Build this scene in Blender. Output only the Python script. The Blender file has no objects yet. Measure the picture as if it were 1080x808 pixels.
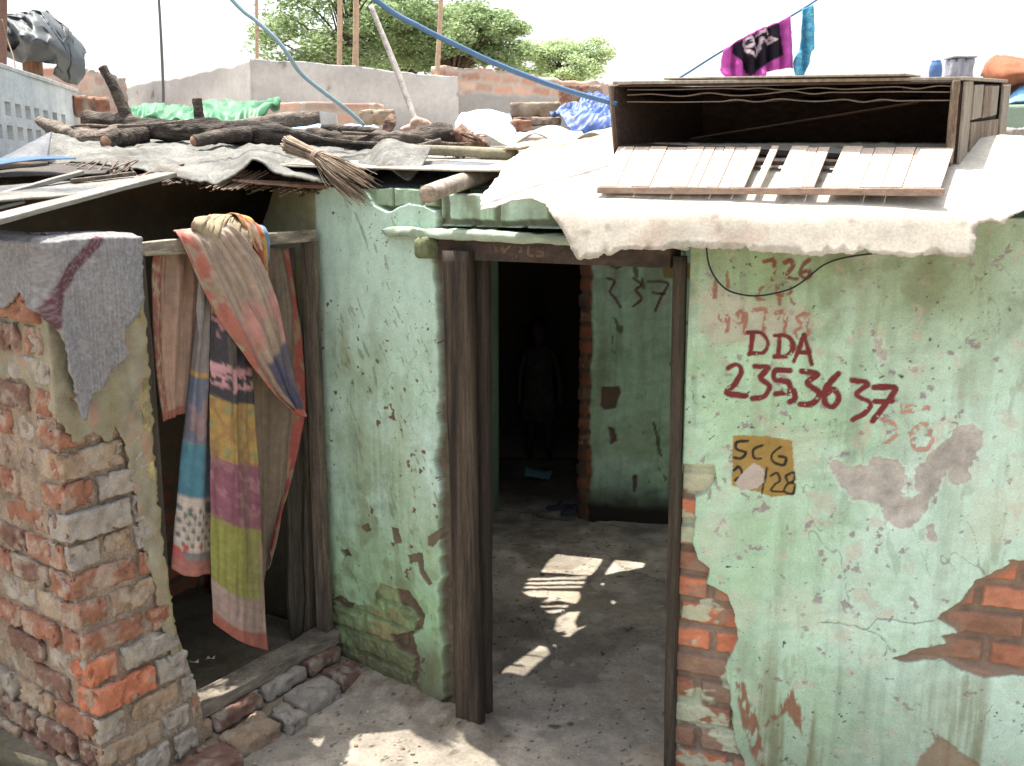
import bpy, bmesh, math, random
import numpy as np
from mathutils import Vector, Matrix
from mathutils.geometry import delaunay_2d_cdt

rnd = random.Random(7)
R = math.radians
COL = bpy.context.scene.collection
# ------------------------------------------------------------------ camera model (also used to survey positions)
CH, PITCH, FPX = 2.05, R(11.8), 1050.0
cp, sp = math.cos(PITCH), math.sin(PITCH)
def ray(px, py):
    u = (px-540)/FPX; v = (py-404)/FPX
    return np.array([u, cp - v*sp, -(sp + v*cp)])
def at(px, py, Y):
    d = ray(px, py); t = Y/d[1]
    return np.array([d[0]*t, Y, CH + d[2]*t])
def onz(px, py, z):
    d = ray(px, py); t = (z-CH)/d[2]
    return np.array([d[0]*t, d[1]*t, z])
def onplane(px, py, O, n):
    d = ray(px, py); C = np.array([0, 0, CH]); n = np.array(n, float); O = np.array(O, float)
    t = np.dot(O-C, n)/np.dot(d, n)
    return C + d*t
def lin(r, g, b, k=1.0):
    f = lambda c: (c/255/12.92) if c/255 <= .04045 else ((c/255+.055)/1.055)**2.4
    return np.array([f(r)*k, f(g)*k, f(b)*k])

# ------------------------------------------------------------------ numpy noise
def _hash(ix, iy, iz, seed):
    with np.errstate(over='ignore'):
        h = (ix.astype(np.int64)*374761393 + iy.astype(np.int64)*668265263 + iz.astype(np.int64)*1274126177 + seed*974634777) & 0xffffffff
        h = ((h ^ (h >> 13))*1103515245) & 0xffffffff
        h = ((h ^ (h >> 16))*2654435761) & 0xffffffff
        h = h ^ (h >> 15)
    return (h & 0xffffff)/float(0xffffff)
def vn(x, y, z=0.0, seed=0):
    x, y, z = np.broadcast_arrays(np.asarray(x, float), np.asarray(y, float), np.asarray(z, float))
    ix, iy, iz = np.floor(x), np.floor(y), np.floor(z)
    fx, fy, fz = x-ix, y-iy, z-iz
    fx, fy, fz = [f*f*(3-2*f) for f in (fx, fy, fz)]
    r = 0
    for a in (0, 1):
        for b in (0, 1):
            for c in (0, 1):
                w = (fx if a else 1-fx)*(fy if b else 1-fy)*(fz if c else 1-fz)
                r = r + w*_hash(ix+a, iy+b, iz+c, seed)
    return r*2-1
def fbm(x, y, z=0.0, o=4, seed=0):
    r, a, t = 0, 1.0, 0
    for i in range(o):
        k = 2.03**i; c, s = math.cos(.6+i*1.1), math.sin(.6+i*1.1)
        r = r + a*vn((x*c-y*s)*k, (x*s+y*c)*k, z*k, seed+i*17); t += a; a *= .55
    return r/t
def sstep(a, b, x):
    t = np.clip((x-a)/(b-a), 0, 1); return t*t*(3-2*t)
def mix(a, b, t):
    t = np.asarray(t)[..., None] if np.ndim(t) and np.ndim(a) != np.ndim(t) else t
    return a*(1-t)+b*t
def cmix(C, col, m):
    return C*(1-m[..., None]) + np.asarray(col)*m[..., None]
def segdist(U, V, pts):
    D = np.full(U.shape, 9.0)
    for (a, b), (c, d) in zip(pts[:-1], pts[1:]):
        ex, ey = c-a, d-b; L = ex*ex+ey*ey+1e-12
        t = np.clip(((U-a)*ex+(V-b)*ey)/L, 0, 1)
        D = np.minimum(D, np.hypot(U-a-t*ex, V-b-t*ey))
    return D
def sdf(U, V, poly):
    """signed distance, positive inside"""
    D = segdist(U, V, list(poly)+[poly[0]])
    ins = np.zeros(U.shape, bool)
    n = len(poly)
    for i in range(n):
        x1, y1 = poly[i]; x2, y2 = poly[(i+1) % n]
        if y1 == y2: continue
        c = ((V < y1) != (V < y2)) & (U < (x2-x1)*(V-y1)/(y2-y1)+x1)
        ins ^= c
    return np.where(ins, D, -D)
def bricks(U, V, bw=.24, bh=.092, mort=.016, seed=1, off=.5):
    """brick field: returns mask 0..1, id-random a, b"""
    V = V + .006*fbm(U*5, V*2, 0, 2, seed+5); U = U + .008*fbm(U*3, V*6, 3, 2, seed+6)
    row = np.floor(V/bh)
    uu = U/bw + off*(row % 2) + .23*_hash(row, row*0, row*0, seed)
    c = np.floor(uu)
    du = np.minimum(uu-c, 1-(uu-c))*bw; dv = np.minimum(V/bh-row, 1-(V/bh-row))*bh
    e = np.minimum(du, dv) - mort/2 + .004*fbm(U*40, V*40, 0, 2, seed+9)
    return sstep(-.001, .009, e), _hash(c, row, row*0, seed+1), _hash(c, row, row*0+3, seed+2)

# ------------------------------------------------------------------ materials
MATS = {}
def mat(name, col=None, rough=.85, nscale=12, namt=.12, bump=.3, bscale=60, stretch=(1, 1, 1), spec=.3, bdist=.004, translucent=0, metallic=0, spots=None, two=None):
    if name in MATS: return MATS[name]
    m = bpy.data.materials.new(name); m.use_nodes = True
    nt = m.node_tree; N = nt.nodes; L = nt.links; N.clear()
    out = N.new('ShaderNodeOutputMaterial'); bs = N.new('ShaderNodeBsdfPrincipled')
    L.new(bs.outputs[0], out.inputs[0])
    bs.inputs['Roughness'].default_value = rough; bs.inputs['Specular IOR Level'].default_value = spec
    bs.inputs['Metallic'].default_value = metallic
    tc = N.new('ShaderNodeTexCoord'); mp = N.new('ShaderNodeMapping'); mp.inputs['Scale'].default_value = stretch
    L.new(tc.outputs['Object'], mp.inputs[0])
    def noise(scale, detail=6, r=.6, vec=mp.outputs[0]):
        n = N.new('ShaderNodeTexNoise'); n.inputs['Scale'].default_value = scale
        n.inputs['Detail'].default_value = detail; n.inputs['Roughness'].default_value = r
        L.new(vec, n.inputs['Vector']); return n
    if col is None:
        a = N.new('ShaderNodeAttribute'); a.attribute_name = 'col'; src = a.outputs['Color']
    else:
        a = N.new('ShaderNodeRGB'); a.outputs[0].default_value = (*[float(c) for c in col], 1); src = a.outputs[0]
    if two is not None:                                     # second colour in large clouds
        n0 = noise(nscale*.35, 5)
        rp = N.new('ShaderNodeValToRGB'); rp.color_ramp.elements[0].position = .42; rp.color_ramp.elements[1].position = .6
        L.new(n0.outputs[0], rp.inputs[0])
        mx = N.new('ShaderNodeMix'); mx.data_type = 'RGBA'; L.new(rp.outputs[0], mx.inputs[0]); L.new(src, mx.inputs[6])
        mx.inputs[7].default_value = (*[float(c) for c in two], 1); src = mx.outputs[2]
    n1 = noise(nscale)
    mr = N.new('ShaderNodeMapRange'); mr.inputs[1].default_value = .3; mr.inputs[2].default_value = .7
    mr.inputs[3].default_value = 1-namt*1.6; mr.inputs[4].default_value = 1+namt
    L.new(n1.outputs[0], mr.inputs[0])
    n3 = noise(nscale*9, 3)
    mr3 = N.new('ShaderNodeMapRange'); mr3.inputs[1].default_value = .3; mr3.inputs[2].default_value = .7
    fa = max(namt, .13); mr3.inputs[3].default_value = 1-fa*1.1; mr3.inputs[4].default_value = 1+fa
    L.new(n3.outputs[0], mr3.inputs[0])
    mm = N.new('ShaderNodeMath'); mm.operation = 'MULTIPLY'; L.new(mr.outputs[0], mm.inputs[0]); L.new(mr3.outputs[0], mm.inputs[1])
    vm = N.new('ShaderNodeVectorMath'); vm.operation = 'SCALE'; L.new(src, vm.inputs[0]); L.new(mm.outputs[0], vm.inputs['Scale'])
    hs = N.new('ShaderNodeHueSaturation'); hs.inputs['Saturation'].default_value = .87; hs.inputs['Value'].default_value = .92
    L.new(vm.outputs[0], hs.inputs['Color']); vm = hs
    L.new(vm.outputs[0], bs.inputs['Base Color'])
    if bump > 0:
        n2 = noise(bscale, 5, .65); b = N.new('ShaderNodeBump'); b.inputs['Strength'].default_value = bump; b.inputs['Distance'].default_value = bdist
        L.new(n2.outputs[0], b.inputs['Height']); L.new(b.outputs[0], bs.inputs['Normal'])
    if translucent > 0:
        tr = N.new('ShaderNodeBsdfTranslucent'); ms = N.new('ShaderNodeMixShader'); ms.inputs[0].default_value = translucent
        L.new(vm.outputs[0], tr.inputs[0]); L.new(bs.outputs[0], ms.inputs[1]); L.new(tr.outputs[0], ms.inputs[2]); L.new(ms.outputs[0], out.inputs[0])
    MATS[name] = m; return m
M_WALL = mat('painted_plaster', nscale=25, namt=.07, bump=.55, bscale=90, bdist=.003, rough=.8)
M_BRICK = mat('brick_surface', nscale=22, namt=.16, bump=.9, bscale=70, bdist=.006, rough=.95)
M_GROUND = mat('dusty_floor', nscale=9, namt=.16, bump=.6, bscale=55, bdist=.006, rough=.95)
M_CLOTH = mat('woven_cloth', nscale=30, namt=.12, bump=.5, bscale=220, bdist=.002, rough=.95, spec=.1)
M_TARP = mat('tarpaulin', nscale=8, namt=.15, bump=.35, bscale=25, bdist=.01, rough=.55, spec=.4)
M_HESS = mat('old_sheeting', nscale=10, namt=.28, bump=.8, bscale=45, bdist=.008, rough=.95)
M_ASB = mat('cement_sheet', nscale=14, namt=.10, bump=.25, bscale=90, bdist=.002, rough=.9)
def wood(name, c, amt=.3, st=(1, 1, 1), two=None, **k): return mat(name, c, nscale=22, namt=amt, bump=.7, bscale=60, stretch=st, bdist=.004, two=two, **k)
M_WZ = wood('dark_post_wood', lin(78, 66, 52), .36, (3, 3, .16), two=lin(46, 38, 30))
M_WX = wood('weathered_board', lin(150, 140, 125), .3, (.5, .5, 3))
M_LOG = mat('bark', lin(104, 92, 80), nscale=16, namt=.5, bump=1, bscale=34, stretch=(.35, 2, 2), bdist=.035, two=lin(56, 48, 42))
M_COL = mat('tinted_wood', nscale=26, namt=.25, bump=.6, bscale=70, stretch=(1, 1, 1), bdist=.003)

# ------------------------------------------------------------------ objects
ORIG = {}
def base_of(P):
    return np.array([(P[:, 0].min()+P[:, 0].max())/2, (P[:, 1].min()+P[:, 1].max())/2, P[:, 2].min()])
def tag(o, label, cat, group=None, kind=None):
    if label: o['label'] = label
    if cat: o['category'] = cat
    if group: o['group'] = group
    if kind: o['kind'] = kind
    return o
def empty(name, loc, label, cat, group=None):
    o = bpy.data.objects.new(name, None); COL.objects.link(o); o.location = Vector([float(v) for v in loc]); o.empty_display_size = .1
    ORIG[o.name] = np.array(loc, float); return tag(o, label, cat, group)
def mk(name, V, F, m, parent=None, cols=None, smooth=True, bevel=0, solid=0):
    V = np.asarray(V, float)
    b = base_of(V)
    me = bpy.data.meshes.new(name)
    n = len(V)
    if isinstance(F, np.ndarray) and F.ndim == 2:
        k = F.shape[1]; nf = len(F)
        me.vertices.add(n); me.vertices.foreach_set('co', (V-b).astype(np.float32).ravel())
        me.loops.add(nf*k); me.loops.foreach_set('vertex_index', F.astype(np.int32).ravel())
        me.polygons.add(nf); me.polygons.foreach_set('loop_start', np.arange(0, nf*k, k, dtype=np.int32))
        me.polygons.foreach_set('loop_total', np.full(nf, k, dtype=np.int32))
        me.update(calc_edges=True); me.validate()
    else:
        me.from_pydata([tuple(v) for v in (V-b)], [], [tuple(int(i) for i in f) for f in F]); me.update()
    me.polygons.foreach_set('use_smooth', np.full(len(me.polygons), smooth))
    if cols is not None:
        cols = np.asarray(cols, float)
        if cols.ndim == 1: cols = np.tile(cols, (n, 1))
        a = me.attributes.new('col', 'FLOAT_COLOR', 'POINT')
        rgba = np.ones((n, 4), np.float32); rgba[:, :3] = np.clip(cols, .003, .9)
        a.data.foreach_set('color', rgba.ravel())
    me.materials.append(m)
    o = bpy.data.objects.new(name, me); COL.objects.link(o)
    po = ORIG[parent.name] if parent else np.zeros(3)
    o.location = Vector([float(v) for v in (b-po)])
    if parent: o.parent = parent
    ORIG[o.name] = b
    if solid:
        md = o.modifiers.new('t', 'SOLIDIFY'); md.thickness = solid; md.offset = -1
    if bevel:
        md = o.modifiers.new('b', 'BEVEL'); md.width = bevel; md.segments = 2; md.limit_method = 'ANGLE'; md.angle_limit = .8
    return o
class MB:
    def __init__(s): s.V = []; s.F = []; s.C = []; s.n = 0
    def add(s, V, F, c=None):
        V = np.asarray(V, float); s.V.append(V)
        s.F += [tuple(int(i)+s.n for i in f) for f in F]
        if c is not None:
            c = np.asarray(c, float); s.C.append(c if c.ndim == 2 else np.tile(c, (len(V), 1)))
        s.n += len(V)
    def build(s, name, m, parent=None, **k):
        return mk(name, np.vstack(s.V), s.F, m, parent, cols=np.vstack(s.C) if s.C else None, **k)
def nrm(v): v = np.asarray(v, float); return v/np.linalg.norm(v)
BOXF = [(0, 1, 3, 2), (4, 6, 7, 5), (0, 4, 5, 1), (2, 3, 7, 6), (0, 2, 6, 4), (1, 5, 7, 3)]
def bar(p, q, w, h, up=(0, 0, 1), n=8, wob=.0, seed=0):
    """board from p to q, w wide sideways, h thick along up; sectioned so it can be uneven"""
    p, q = np.array(p, float), np.array(q, float); d = nrm(q-p); s = nrm(np.cross(d, up)); u = np.cross(s, d)
    V = []; F = []
    for i in range(n+1):
        c = p+(q-p)*i/n
        k1 = 1+wob*4*float(vn(i*.9, seed, 0, 3)); k2 = 1+wob*4*float(vn(i*.9, seed, 9, 5)); o = u*wob*.2*float(vn(i*.6, seed, 5, 7))*w
        for a, b in ((-1, -1), (1, -1), (1, 1), (-1, 1)): V.append(c+o+s*a*w/2*k1+u*b*h/2*k2)
    for i in range(n):
        for j in range(4): F.append((i*4+j, i*4+(j+1) % 4, i*4+4+(j+1) % 4, i*4+4+j))
    F += [(3, 2, 1, 0), tuple(n*4+j for j in range(4))]
    return np.array(V), F
def board(name, p, q, w, h, m, parent=None, up=(0, 0, 1), wob=.03, seed=1, bevel=.003, cols=None):
    V, F = bar(p, q, w, h, up, 10, wob, seed)
    return mk(name, V, F, m, parent, smooth=False, bevel=bevel, cols=cols)
def resample(P, n):
    P = np.array(P, float)
    if len(P) == 1: return np.repeat(P, n, 0)
    # catmull-rom
    Q = np.vstack([2*P[0]-P[1], P, 2*P[-1]-P[-2]]); out = []
    seg = np.linalg.norm(np.diff(P, axis=0), axis=1); cum = np.r_[0, np.cumsum(seg)]
    for s in np.linspace(0, cum[-1], n):
        i = min(int(np.searchsorted(cum, s, 'right'))-1, len(P)-2); i = max(i, 0)
        t = (s-cum[i])/max(seg[i], 1e-9); a, b, c, d = Q[i:i+4]
        out.append(.5*((2*b)+(-a+c)*t+(2*a-5*b+4*c-d)*t*t+(-a+3*b-3*c+d)*t**3))
    return np.array(out)
def tube(P, rad, n=24, seg=12, noise=0., nf=8., seed=0, flat=False, ridge=0):
    P = resample(P, n); rad = np.interp(np.linspace(0, 1, n), np.linspace(0, 1, len(np.atleast_1d(rad))), np.atleast_1d(rad))
    T = np.gradient(P, axis=0); V = []; F = []
    up = np.array([0, 0, 1.]) if abs(nrm(T[0])[2]) < .9 else np.array([1., 0, 0])
    for i in range(n):
        t = nrm(T[i]); a = nrm(np.cross(t, up)); b = np.cross(a, t); up = b
        th = np.linspace(0, 2*math.pi, seg, endpoint=False)
        pts = P[i]+rad[i]*(np.cos(th)[:, None]*a+np.sin(th)[:, None]*b)
        if noise:
            r = 1+noise*fbm(pts[:, 0]*nf, pts[:, 1]*nf, pts[:, 2]*nf, 3, seed)*2
            if ridge: r = r+ridge*np.sin(th*5+3*float(vn(i*.2, seed)))
            pts = P[i]+(pts-P[i])*r[:, None]
        V.append(pts)
    V = np.vstack(V)
    for i in range(n-1):
        for j in range(seg): F.append((i*seg+j, i*seg+(j+1) % seg, (i+1)*seg+(j+1) % seg, (i+1)*seg+j))
    F += [tuple(range(seg-1, -1, -1)), tuple((n-1)*seg+j for j in range(seg))]
    return V, F
def rope(name, P, r, m, parent=None, n=40, seg=8, noise=0, **k):
    V, F = tube(P, r, n, seg, noise, **k); return mk(name, V, F, m, parent)
def loft(name, curves, n, m_, mt, parent=None, amp=.0, freq=6., seed=0, colfn=None, solid=.004, folds=None, disp=(0, 0, 1)):
    """surface through several curves; folds(a,b)->offset along disp"""
    R_ = np.array([resample(c, n) for c in curves])          # k,n,3
    k = len(curves); rows = []
    for b in np.linspace(0, 1, m_):
        rows.append(None)
    G = np.zeros((m_, n, 3))
    for j in range(n): G[:, j] = resample(R_[:, j], m_) if k > 2 else R_[0, j]+(R_[1, j]-R_[0, j])*np.linspace(0, 1, m_)[:, None]
    B, A = np.meshgrid(np.linspace(0, 1, m_), np.linspace(0, 1, n), indexing='ij')
    d = nrm(disp); off = np.zeros(A.shape)
    if amp: off = off+amp*fbm(G[..., 0]*freq, G[..., 1]*freq, G[..., 2]*freq, 4, seed)
    if folds: off = off+folds(A, B)
    G = G+off[..., None]*d
    V = G.reshape(-1, 3); ii = np.arange(m_*n).reshape(m_, n)
    F = np.stack([ii[:-1, :-1], ii[:-1, 1:], ii[1:, 1:], ii[1:, :-1]], -1).reshape(-1, 4)
    C = None
    if colfn is not None: C = colfn(A, B).reshape(-1, 3) if callable(colfn) else colfn
    return mk(name, V, F, mt, parent, cols=C, solid=solid)
def jag(poly, step, amp, seed):
    out = []; n = len(poly)
    for i in range(n):
        a = np.array(poly[i], float); b = np.array(poly[(i+1) % n], float); L = np.linalg.norm(b-a); k = max(1, int(L/step))
        for j in range(k):
            p = a+(b-a)*j/k
            q = amp*1.3*np.array([float(fbm(p[0]/step/1.4, p[1]/step/1.4, 0, 4, seed)), float(fbm(p[0]/step/1.4, p[1]/step/1.4, 7, 4, seed+1))])
            out.append(p+q)
    return out
def cdt(poly, step, holes=(), hjag=None):
    P = [Vector((float(a), float(b))) for a, b in poly]; E = [(i, (i+1) % len(P)) for i in range(len(P))]
    n0 = len(P)
    for h in holes:
        k = len(P); P += [Vector((float(a), float(b))) for a, b in h]; E += [(k+i, k+(i+1) % len(h)) for i in range(len(h))]
    A = np.array([tuple(p) for p in P]); lo, hi = A.min(0), A.max(0)
    X, Y = np.meshgrid(np.arange(lo[0]+step/2, hi[0], step), np.arange(lo[1]+step/2, hi[1], step))
    X = X+step*.3*vn(X/step*1.7, Y/step*1.7, 0, 4); Y = Y+step*.3*vn(X/step*1.7, Y/step*1.7, 5, 8)
    ok = sdf(X, Y, [tuple(p) for p in A[:n0]]) > step*.35
    for h in holes: ok &= sdf(X, Y, [tuple(p) for p in h]) < -step*.35
    P += [Vector((a, b)) for a, b in zip(X[ok], Y[ok])]
    v, e, f, *_ = delaunay_2d_cdt(P, E, [], 0, 1e-6)
    V = np.array([tuple(p) for p in v]); F = np.array([tuple(t) for t in f])
    c = V[F].mean(1)
    keep = sdf(c[:, 0], c[:, 1], [tuple(p) for p in A[:n0]]) > 0
    for h in holes: keep &= sdf(c[:, 0], c[:, 1], [tuple(p) for p in h]) < 0
    return V, F[keep]
def sheet(name, poly, step, fn, mt, parent=None, solid=.005, jagamp=0, jagstep=None, holes=(), seed=1, colfn=None):
    pl = jag(poly, jagstep or step, jagamp, seed) if jagamp else poly
    V, F = cdt(pl, step, holes)
    W = fn(V[:, 0], V[:, 1])
    C = colfn(V[:, 0], V[:, 1]) if colfn else None
    return mk(name, W, F, mt, parent, cols=C, solid=solid)
def relief(name, O, d, width, z0, top, res, fn, mt, parent=None, thick=.2, left=None, right=None):
    """vertical masonry slab: front is a dense relief; d = horizontal direction; the front faces d rotated -90 deg"""
    d = nrm([d[0], d[1], 0]); nf = np.array([d[1], -d[0], 0])
    O = np.array([O[0], O[1], 0.])
    nu = max(2, int(width/res)); 
    u1 = np.linspace(0, width, nu)
    tp = top(u1) if callable(top) else np.full(nu, float(top))
    nv = max(2, int((tp.max()-z0)/res))
    s = np.linspace(0, 1, nv)[:, None]
    V_ = z0+s*(tp[None, :]-z0); U_ = np.tile(u1, (nv, 1))
    if left is not None:   U_ = U_+left(V_)*np.clip(1-U_/(width*.5), 0, 1)
    if right is not None:  U_ = U_+right(V_)*np.clip((U_-width*.5)/(width*.5), 0, 1)
    H, C = fn(U_, V_)
    P = O+U_[..., None]*d+H[..., None]*nf; P[..., 2] = V_
    ii = np.arange(nv*nu).reshape(nv, nu)
    F = [np.stack([ii[:-1, :-1], ii[:-1, 1:], ii[1:, 1:], ii[1:, :-1]], -1).reshape(-1, 4)]
    loop = np.concatenate([ii[0, :], ii[1:, -1], ii[-1, -2::-1], ii[-2:0:-1, 0]])
    Pf = P.reshape(-1, 3); Cf = C.reshape(-1, 3)
    B = Pf[loop].copy(); B -= ((B-O)@nf + thick)[:, None]*nf
    nb = len(loop); k0 = len(Pf); jj = np.arange(nb)
    F.append(np.stack([loop[jj], k0+jj, k0+(jj+1) % nb, loop[(jj+1) % nb]], -1)[:, ::1])
    # back face as strips: copy of bottom/top edges
    ba = k0+np.arange(nu)
    tb = k0+np.arange(nu+nv-2, 2*nu+nv-2)[::-1]
    F.append(np.stack([ba[1:], ba[:-1], tb[:-1], tb[1:]], -1))
    return mk(name, np.vstack([Pf, B]), np.vstack(F), mt, parent, cols=np.vstack([Cf, Cf[loop]]))
def brick_geo(c, ax, ay, az, L, W, H, seed, r=.012, amp=.006, n=(10, 5, 4)):
    V = []; F = []; idx = {}
    def vid(i, j, k):
        if (i, j, k) not in idx: idx[(i, j, k)] = len(V); V.append((i/n[0]*2-1, j/n[1]*2-1, k/n[2]*2-1))
        return idx[(i, j, k)]
    for s in (0, 1):
        for i in range(n[0]):
            for j in range(n[1]):
                q = [vid(i, j, s*n[2]), vid(i+1, j, s*n[2]), vid(i+1, j+1, s*n[2]), vid(i, j+1, s*n[2])]; F.append(q if s else q[::-1])
        for i in range(n[0]):
            for k in range(n[2]):
                q = [vid(i, s*n[1], k), vid(i+1, s*n[1], k), vid(i+1, s*n[1], k+1), vid(i, s*n[1], k+1)]; F.append(q[::-1] if s else q)
        for j in range(n[1]):
            for k in range(n[2]):
                q = [vid(s*n[0], j, k), vid(s*n[0], j+1, k), vid(s*n[0], j+1, k+1), vid(s*n[0], j, k+1)]; F.append(q if s else q[::-1])
    V = np.array(V); h = np.array([L, W, H])/2
    p = V*h; q = np.clip(p, -(h-r), h-r); dd = p-q; ln = np.linalg.norm(dd, axis=1); g = ln > 1e-9
    p[g] = q[g]+dd[g]*(r/ln[g])[:, None]
    nz = np.stack([fbm(p[:, 0]*30, p[:, 1]*30, p[:, 2]*30, 4, seed+s*31) for s in range(3)], 1)
    chip = sstep(.12, .4, fbm(p[:, 0]*34+seed, p[:, 1]*34, p[:, 2]*34, 3, seed+77))*np.clip(np.linalg.norm(np.clip(np.abs(p)-(h-.022), 0, None), axis=1)/.022-.4, 0, 1)
    p = p+nz*amp*1.4-p/(np.linalg.norm(p, axis=1)[:, None]+1e-9)*(chip*min(h)*.55)[:, None]
    W3 = np.array(c)+p[:, :1]*np.array(ax)+p[:, 1:2]*np.array(ay)+p[:, 2:]*np.array(az)
    return W3, F, p

# ================================================================== the plastered house
def uvmap(O, d):
    d = nrm([d[0], d[1], 0]); nf = np.array([d[1], -d[0], 0]); O3 = np.array([O[0], O[1], 0.])
    def f(px, py, off=0.0):
        P = onplane(px, py, O3+nf*off, nf); return (float(np.dot(P-O3, d)), float(P[2]))
    return f, O3, d, nf
MINT, CYAN, DULL = lin(158, 196, 160), lin(180, 211, 196), lin(128, 160, 118)
BR1, BR2, BR3 = lin(184, 98, 46), lin(152, 84, 50), lin(148, 122, 98)
MORT = lin(128, 108, 90)
def brickcol(a, b, base=(BR1, BR2, BR3)):
    C = base[0]*np.clip(1-a*1.4, 0, 1)[..., None]+base[1]*np.clip(1-abs(a-.5)*2, 0, 1)[..., None]+base[2]*np.clip(a*1.6-.8, 0, 1)[..., None]
    return C*(.8+.4*b)[..., None]
def rough_bricks(U, V, depth, seed, paint=None):
    m, a, b = bricks(U, V, seed=seed)
    H = -depth+m*(.006+.016*a)+.003*fbm(U*60, V*60, 0, 3, seed)+.004*fbm(U*14, V*14, 0, 3, seed+2)
    C = brickcol(a, b); mc = MORT*(1+.25*fbm(U*40, V*40, 2, 3, seed))[..., None]
    C = C*(1+.30*fbm(U*26, V*40, 7, 4, seed+8))[..., None]; C = mc*(1-m[..., None])+C*m[..., None]
    sm = sstep(.15, .4, fbm(U*14, V*20, 4, 4, seed+3))*.7; C = cmix(C, MORT*1.1, sm)      # mortar smears
    return H, C, m
def paint_base(U, V, seed, cyan=.5, olive_lo=None):
    n = fbm(U*2.2, V*2.2, 0, 5, seed); n2 = fbm(U*9, V*9, 1, 5, seed+1)
    C = mix(MINT, CYAN, np.clip(cyan+n*1.1+n2*.5, 0, 1))
    C = cmix(C, lin(134, 150, 104), sstep(.05, .45, fbm(U*3, V*3, 4, 5, seed+31))*.45)
    C = C*(1+.13*fbm(U*5, V*5, 5, 4, seed+2)+.08*fbm(U*45, V*45, 3, 3, seed+9)+.08*fbm(U*140, V*140, 3, 2, seed+19))[..., None]
    sc = fbm(U*3+V*1.5, V*26-U*6, 6, 4, seed+11); C = C*(1-.13*sstep(.15, .5, sc))[..., None]      # trowel and brush drags
    s3 = fbm(U*12, V*.9, 7, 5, seed+13); C = cmix(C, lin(128, 134, 100), sstep(.1, .45, s3)*.38)
    dn = fbm(U*8, V*8, 9, 6, seed+14); C = C*(1-.16*sstep(.1, .5, dn))[..., None]
    st = fbm(U*30, V*2.2, 2, 4, seed+3); C = C*(1-.2*sstep(.12, .5, st))[..., None]       # run-down dirt
    H = .0035*fbm(U*5, V*5, 0, 4, seed+4)+.0012*fbm(U*30, V*30, 0, 3, seed+5)
    return H, C
def specks(C, U, V, scale, th, col, seed, k=1.):
    m = sstep(th, th+.06, fbm(U*scale, V*scale, 0, 3, seed)+.38*fbm(U*2.6, V*2.6, 7, 3, seed+50)-.05)*k
    return cmix(C, col, m), m
def warp(U, V, a=.006, f=45, seed=3):
    return U+a*fbm(U*f, V*f, 0, 4, seed), V+a*fbm(U*f, V*f, 9, 4, seed+1)

house = empty('plastered_house', (0.1, 3.6, 0), 'low one-room house of peeling mint green plaster with a timber doorway', 'house')

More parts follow.
